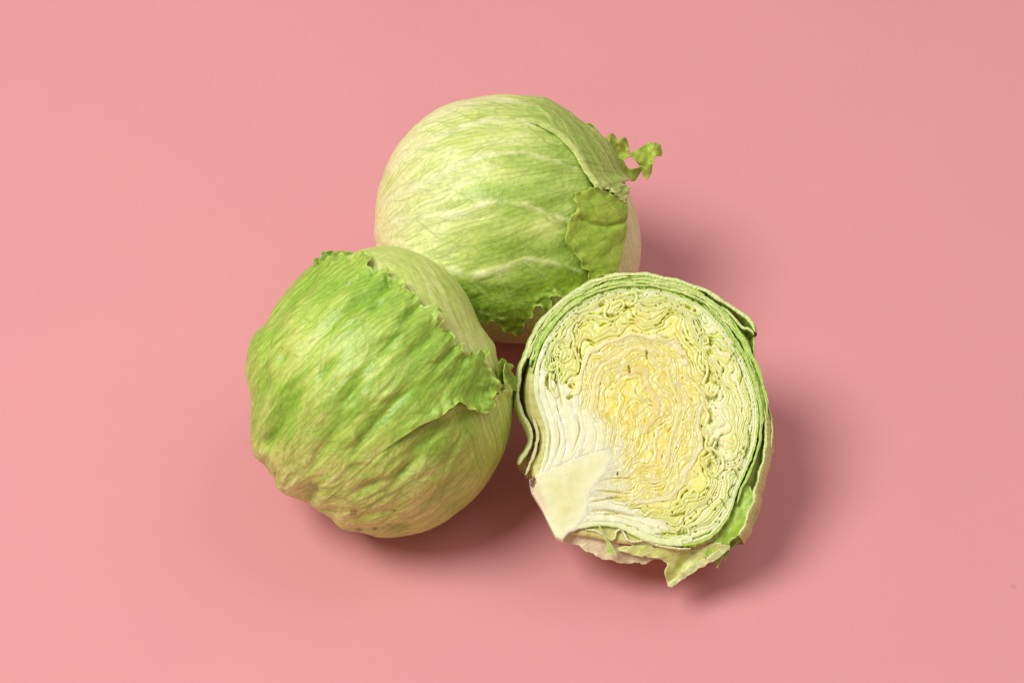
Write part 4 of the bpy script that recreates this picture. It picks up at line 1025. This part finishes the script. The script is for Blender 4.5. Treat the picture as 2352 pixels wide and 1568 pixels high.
# the outer leaves around the cut, each a wall with its cut edge, inner and outer skin
def wall(name, rim, width, prof_out, prof_in, col_rim, col_out, col_in, wav=3, seed=0, n=420, zrim=0.0, taper=True, vary=.5):
    r = smooth_curve(rim, n); d = np.gradient(r, axis=0); d /= np.hypot(*d.T)[:, None]
    nrm = np.stack([d[:, 1], -d[:, 0]], 1)
    mid = np.array([650.0, 760.0])
    if np.mean(((r - mid) * nrm).sum(1)) < 0: nrm = -nrm
    s_ = np.concatenate([[0], np.cumsum(np.hypot(*np.diff(r, axis=0).T))])
    r = r + nrm * (wav * 1.3 * noise(s_ / 75, 0 * s_ + seed, seed) + .5 * wav * noise(s_ / 24, 0 * s_ + seed, seed + 1) + .12 * wav * noise(s_ / 8, 0 * s_ + seed, seed + 1))[:, None]
    wd = width * (1 + .5 * noise(s_ / 85, 0 * s_, seed + 2) + .15 * noise(s_ / 21, 0 * s_, seed + 4))
    if taper: wd = wd * np.clip(np.minimum(s_, s_[-1] - s_) / 40 + .25, 0, 1)
    zr = zrim + 4 * noise(s_ / 50, 0 * s_ + 3, seed + 3) + 2.5 * noise(s_ / 12, 0 * s_ + 3, seed + 5)
    rows = []; cols_ = []
    def add(off, z, c): rows.append((off, z)); cols_.append(c)
    stripes = lambda k: streak_c(s_, seed + k)
    for (o_, z) in prof_in[::-1]: add(-wd / 2 + o_ + .02 * abs(z) * noise(s_ / 30, 0 * s_ + z / 60, seed + 6) * 3, zr - z, mix(col_in * np.ones((n, 1)), col_in * .8, stripes(1)))
    for a_, dz in ((-.5, -2.0), (-.42, 0), (-.2, .8), (0, .6), (.2, .9), (.42, 0), (.5, -2.0)):
        add(wd * a_ + 1.2 * noise(s_ / 9, 0 * s_ + a_ * 5, seed + 11), zr + dz + 1.8 * noise(s_ / 7, 0 * s_ + a_ * 9, seed + 12), mix(mix(col_rim * np.ones((n, 1)), srgb(222, 228, 160) * np.ones((n, 1)), vary * sstep(-.1, .4, noise(s_ / 90, 0 * s_ + 2, seed + 8))), col_rim * .9, sstep(0, .6, noise(s_ / 7, 0 * s_ + a_ * 6, seed + 9))))
    for (o_, z) in prof_out: add(wd / 2 + o_ + .02 * abs(z) * noise(s_ / 30, 0 * s_ + z / 60, seed + 7) * 3, zr - z, mix(col_out * np.ones((n, 1)), col_out * .84, stripes(2)))
    V = []; Cc = []
    for (off, z), c in zip(rows, cols_):
        p = r + nrm * (np.broadcast_to(off, (n,)))[:, None]
        V.append(face_pt(p[:, 0], p[:, 1], z)); Cc.append(c)
    V = np.array(V); m = len(rows)
    V[..., 2] = np.maximum(V[..., 2], .0008)
    i = np.arange(m * n).reshape(m, n)
    F_ = np.stack([i[:-1, :-1], i[:-1, 1:], i[1:, 1:], i[1:, :-1]], -1).reshape(-1, 4)
    return mesh(name, V.reshape(-1, 3), F_, M_LEAF, LH, np.array(Cc).reshape(-1, 3), origin=LH.location)
def streak_c(s_, seed): return sstep(-.1, .5, noise(s_ / 10, 0 * s_ + seed, seed) + .5 * noise(s_ / 4, 0 * s_ + seed, seed + 1))

cR = srgb(214, 228, 166); cO = srgb(206, 220, 146); cI = srgb(160, 192, 78); cG = srgb(172, 204, 86)
PO = [(6, 14), (14, 45), (16, 90), (8, 150), (-14, 230), (-55, 320)]
PI = [(0, 14), (2, 40), (4, 80), (0, 120)]
wall('outer_leaf_wall', [(92, 968), (140, 885), (150, 830), (128, 770), (97, 710), (83, 640), (92, 540), (118, 455), (150, 370), (200, 285), (265, 215), (345, 153), (440, 97), (540, 68), (640, 60), (740, 70), (850, 95), (950, 127), (1040, 175), (1110, 222), (1172, 266), (1208, 305), (1216, 340)], 15, PO, PI, cR, cO, srgb(190, 204, 112), wav=4, seed=301, n=700)
wall('outer_leaf_wall', [(122, 1018), (158, 930), (178, 850), (172, 790), (150, 735)], 13, [(2, 14), (4, 60), (0, 110)], PI, srgb(222, 220, 178), srgb(200, 192, 130), srgb(200, 194, 134), wav=3, seed=311, n=240)
wall('green_leaf_wall', [(140, 500), (166, 400), (232, 302), (322, 215), (418, 150), (520, 113), (640, 100), (760, 110), (872, 143), (968, 190), (1055, 252), (1115, 322), (1165, 410), (1205, 510)], 13, [(2, 12), (3, 50), (0, 100)], [(0, 12), (-2, 50), (0, 100)], srgb(172, 206, 92), cG, cG, wav=4, seed=321, n=600, zrim=-6, vary=.9)
wall('green_leaf_wall', [(300, 222), (400, 150), (520, 100), (640, 84), (760, 92), (880, 124), (990, 178), (1080, 245)], 15, [(2, 12), (3, 50), (0, 100)], [(0, 12), (-2, 50), (0, 100)], srgb(168, 202, 86), cG, cG, wav=5, seed=331, n=420, zrim=-10, vary=.7)
wall('outer_leaf_wall', [(1060, 215), (1110, 262), (1160, 318), (1185, 322), (1205, 335), (1214, 352)], 12, [(4, 16), (12, 50), (16, 110)], PI, srgb(206, 222, 150), srgb(176, 202, 100), cI, wav=3, seed=335, n=200, zrim=-4)
wall('outer_leaf_wall', [(1178, 420), (1204, 520), (1236, 620), (1252, 700), (1262, 790), (1258, 880), (1242, 960), (1218, 1025), (1203, 1085), (1196, 1135), (1172, 1195), (1150, 1242), (1120, 1292)], 11, [(10, 12), (22, 34), (34, 75), (38, 130), (22, 220), (-30, 330)], [(0, 14), (-4, 40), (-10, 90), (-20, 130)], srgb(214, 224, 156), srgb(206, 210, 142), srgb(148, 182, 66), wav=6, seed=341, n=420, zrim=-14)
wall('outer_leaf_wall', [(1217, 350), (1212, 400), (1220, 480), (1240, 560), (1266, 640), (1284, 710), (1294, 780), (1288, 880)], 6, [(4, 20), (6, 60), (4, 120), (-20, 240)], [(0, 14), (-4, 40), (-8, 90)], srgb(204, 216, 140), srgb(212, 212, 150), srgb(176, 200, 100), wav=4, seed=345, n=320, zrim=-40)
wall('leaf_ribbon', [(405, 1268), (455, 1272), (500, 1296), (530, 1312), (546, 1302), (552, 1276), (575, 1264), (590, 1288), (602, 1312), (630, 1322), (690, 1316), (760, 1340), (840, 1352), (900, 1350)], 9, [(1, 12), (2, 40), (0, 80)], [(0, 12), (-2, 40), (0, 80)], srgb(232, 230, 190), srgb(206, 200, 150), srgb(206, 200, 150), wav=1.5, seed=351, n=360, zrim=-8)

rg = np.random.default_rng(77); c0 = cv[0]; cm = np.array([660.0, 760.0])
for k in range(30):
    a_ = rg.uniform(.14, .62); b_ = min(.74, a_ + rg.uniform(.08, .2)); kf = 1 + rg.uniform(.004, .030 if a_ > .5 else .082)
    seg = c0[int(a_ * (T - 1)):int(b_ * (T - 1))][::18]
    tone = rg.random()
    wall('thin_leaf_layer', [tuple(cm + (p - cm) * kf) for p in seg], rg.uniform(6, 11), [(1, 12), (2, 50), (0, 90)], [(0, 12), (-1, 50), (0, 90)],
         srgb(164 + 56 * tone, 202 + 28 * tone, 84 + 76 * tone), cG, cG, wav=rg.uniform(3, 6), seed=500 + 7 * k, n=150, zrim=rg.uniform(-6, 2), vary=.4)

# skin of the half underneath, closing down to the table
RIMH = [(150, 1085), (112, 985), (160, 900), (152, 800), (112, 720), (102, 600), (130, 470), (180, 340), (300, 190), (450, 92), (620, 68), (800, 86), (950, 132), (1100, 230), (1190, 340), (1230, 520), (1266, 680), (1272, 850), (1236, 1000), (1190, 1150), (1120, 1262), (1010, 1330), (860, 1362), (700, 1366), (560, 1360), (420, 1336), (300, 1318), (262, 1292), (200, 1170)]
rr = smooth_curve(RIMH, 361, closed=True)[:-1]; mid = np.array([690.0, 770.0])
prof = [(.86, 34), (.93, 24), (.975, 34), (1.015, 120), (1.02, 170), (1.0, 240), (.94, 330), (.84, 420), (.68, 510), (.46, 580), (.22, 620), (.02, 630)]
Vb = []; Cb = []
an = np.arange(360) * math.pi / 180
ra = np.arctan2(-(rr[:, 1] - mid[1]), rr[:, 0] - mid[0])
east = sstep(.2, .75, np.cos(ra - .1)); sw = np.clip(np.cos(ra + 2.2), 0, 1) ** 2
for kq_, z in prof:
    kf = (kq_ - sw * np.minimum(z, 260) * .0011)[:, None]
    z = z + (46 * east if z < 60 else 0)
    p = mid + (rr - mid) * kf
    Vb.append(face_pt(p[:, 0], p[:, 1], -z + 3 * noise(an * 8, 0 * an + z / 40, 3) + 0 * an))
    Cb.append(mix(srgb(216, 210, 146) * np.ones((360, 1)), srgb(186, 192, 100) * np.ones((360, 1)), sstep(-.1, .5, noise(an * 22, 0 * an + z / 200, 4))))
Vb = np.array(Vb); z = Vb[..., 2]; Vb[..., 2] = np.where(z < .0046, .0006 + .004 * np.exp(np.minimum((z - .0046) / .004, 0)), z)
i = np.arange(len(prof) * 360).reshape(len(prof), 360); j = np.roll(i, -1, 1)
Fb = np.stack([i[:-1], i[1:], j[1:], j[:-1]], -1).reshape(-1, 4)
mesh('outer_skin', Vb.reshape(-1, 3), Fb, M_LEAF, LH, np.array(Cb).reshape(-1, 3), origin=LH.location)

# loose leaves under the lower edge
def hcol(a, b, seed, ang, vein=None, rimc=None):
    ca, sa = math.cos(math.radians(ang)), math.sin(math.radians(ang))
    def f_(X, Y, S):
        al = X * ca - Y * sa; ac = X * sa + Y * ca
        st = fbm(ac / 16 + .5 * noise(al / 60, ac / 60, seed), al / 120, seed, 2)
        c = mix(a, b, sstep(-.3, .4, st + .4 * fbm(X / 60, Y / 60, seed + 1)))
        c = mix(c, b * .72, .5 * sstep(.25, .5, -st))
        return mix(c, rimc if rimc is not None else srgb(226, 228, 176), .7 * (1 - sstep(2, 8, S)))
    return f_
sheet('loose_leaf', LH, M_LEAF, FRH, [(286, 1304), (330, 1284), (420, 1276), (520, 1300), (600, 1330), (720, 1372), (800, 1388), (720, 1394), (640, 1404), (560, 1402), (480, 1386), (410, 1356), (365, 1328)],
      lambda X, Y: -70 - .35 * (Y - 1300) + .02 * (X - 500) + 10 * np.sin((X - 380) / 55), hcol(srgb(228, 214, 186), srgb(212, 194, 160), 401, 25), step=3, rag=5, seed=402, rip=10, ripl=50, thick=.0008)
sheet('loose_leaf', LH, M_LEAF, FRH, [(555, 1345), (640, 1336), (760, 1345), (900, 1350), (1000, 1325), (1050, 1330), (1000, 1388), (940, 1420), (880, 1455), (840, 1490), (812, 1512), (793, 1505), (784, 1450), (787, 1408), (740, 1392), (680, 1382), (600, 1364)],
      lambda X, Y: -46 - .38 * (Y - 1340) + 16 * np.sin((X - 600) / 70) - 22 * np.exp(-((X - 860 + .8 * (Y - 1420)) / 36) ** 2), hcol(srgb(216, 220, 146), srgb(190, 198, 104), 411, 28), step=3, rag=4, seed=412, rip=9, ripl=46, thick=.0009)
sheet('loose_leaf', LH, M_LEAF, FRH, [(1172, 1060), (1200, 1130), (1176, 1210), (1145, 1270), (1090, 1312), (1060, 1352), (1005, 1388), (968, 1386), (972, 1356), (1005, 1300), (1055, 1250), (1105, 1150), (1145, 1075)],
      lambda X, Y: -52 + .14 * (X - 1060) - .05 * (Y - 1220) + 7 * np.sin((X + Y) / 40), hcol(srgb(176, 206, 84), srgb(146, 182, 60), 421, 62, rimc=srgb(190, 208, 110)), step=3, rag=4, seed=422, rip=8, ripl=40, thick=.0008)
sheet('loose_leaf', LH, M_LEAF, FRH, [(795, 1508), (830, 1478), (880, 1440), (940, 1402), (1000, 1372), (1050, 1338), (1085, 1330), (1060, 1362), (1010, 1400), (950, 1430), (890, 1462), (845, 1495), (815, 1515)],
      lambda X, Y: -72 - .35 * (Y - 1420) + 8 * np.sin(X / 30), hcol(srgb(212, 216, 156), srgb(196, 206, 150), 431, 30), step=3, rag=4, seed=432, rip=7, ripl=30, thick=.0012)
sheet('loose_leaf', LH, M_FRILL, FRH, [(1010, 1372), (1075, 1318), (1135, 1268), (1190, 1180), (1218, 1120), (1222, 1180), (1190, 1250), (1142, 1302), (1105, 1330), (1085, 1352), (1066, 1392), (1060, 1376), (1048, 1390), (1028, 1432), (1022, 1398)],
      lambda X, Y: -110 + .1 * (X - 1060) - .1 * (Y - 1300), hcol(srgb(196, 214, 96), srgb(160, 190, 66), 441, 60), step=3, rag=2, seed=442, rip=6, ripl=30, thick=.0007)

# a green shred lying across the lower edge of the cut
sh = thing('leaf_shred', face_pt(np.array(510.0), np.array(1320.0), np.array(-20.0)), 'thin bright green leaf shred lying across the lower edge of the cut lettuce', 'leaf shred')
sheet('shred_blade', sh, M_FRILL, FRH, [(463, 1240), (472, 1248), (490, 1280), (512, 1312), (530, 1340), (545, 1368), (555, 1388), (538, 1382), (520, 1374), (508, 1372), (502, 1360), (512, 1352), (506, 1330), (490, 1300), (474, 1268)],
      lambda X, Y: 12 - .16 * np.maximum(Y - 1255, 0) + 2 * np.sin(Y / 18) + 0 * X, hcol(srgb(172, 208, 78), srgb(148, 190, 56), 451, -62), step=2, seed=452, rip=2, ripl=20, thick=.0006)
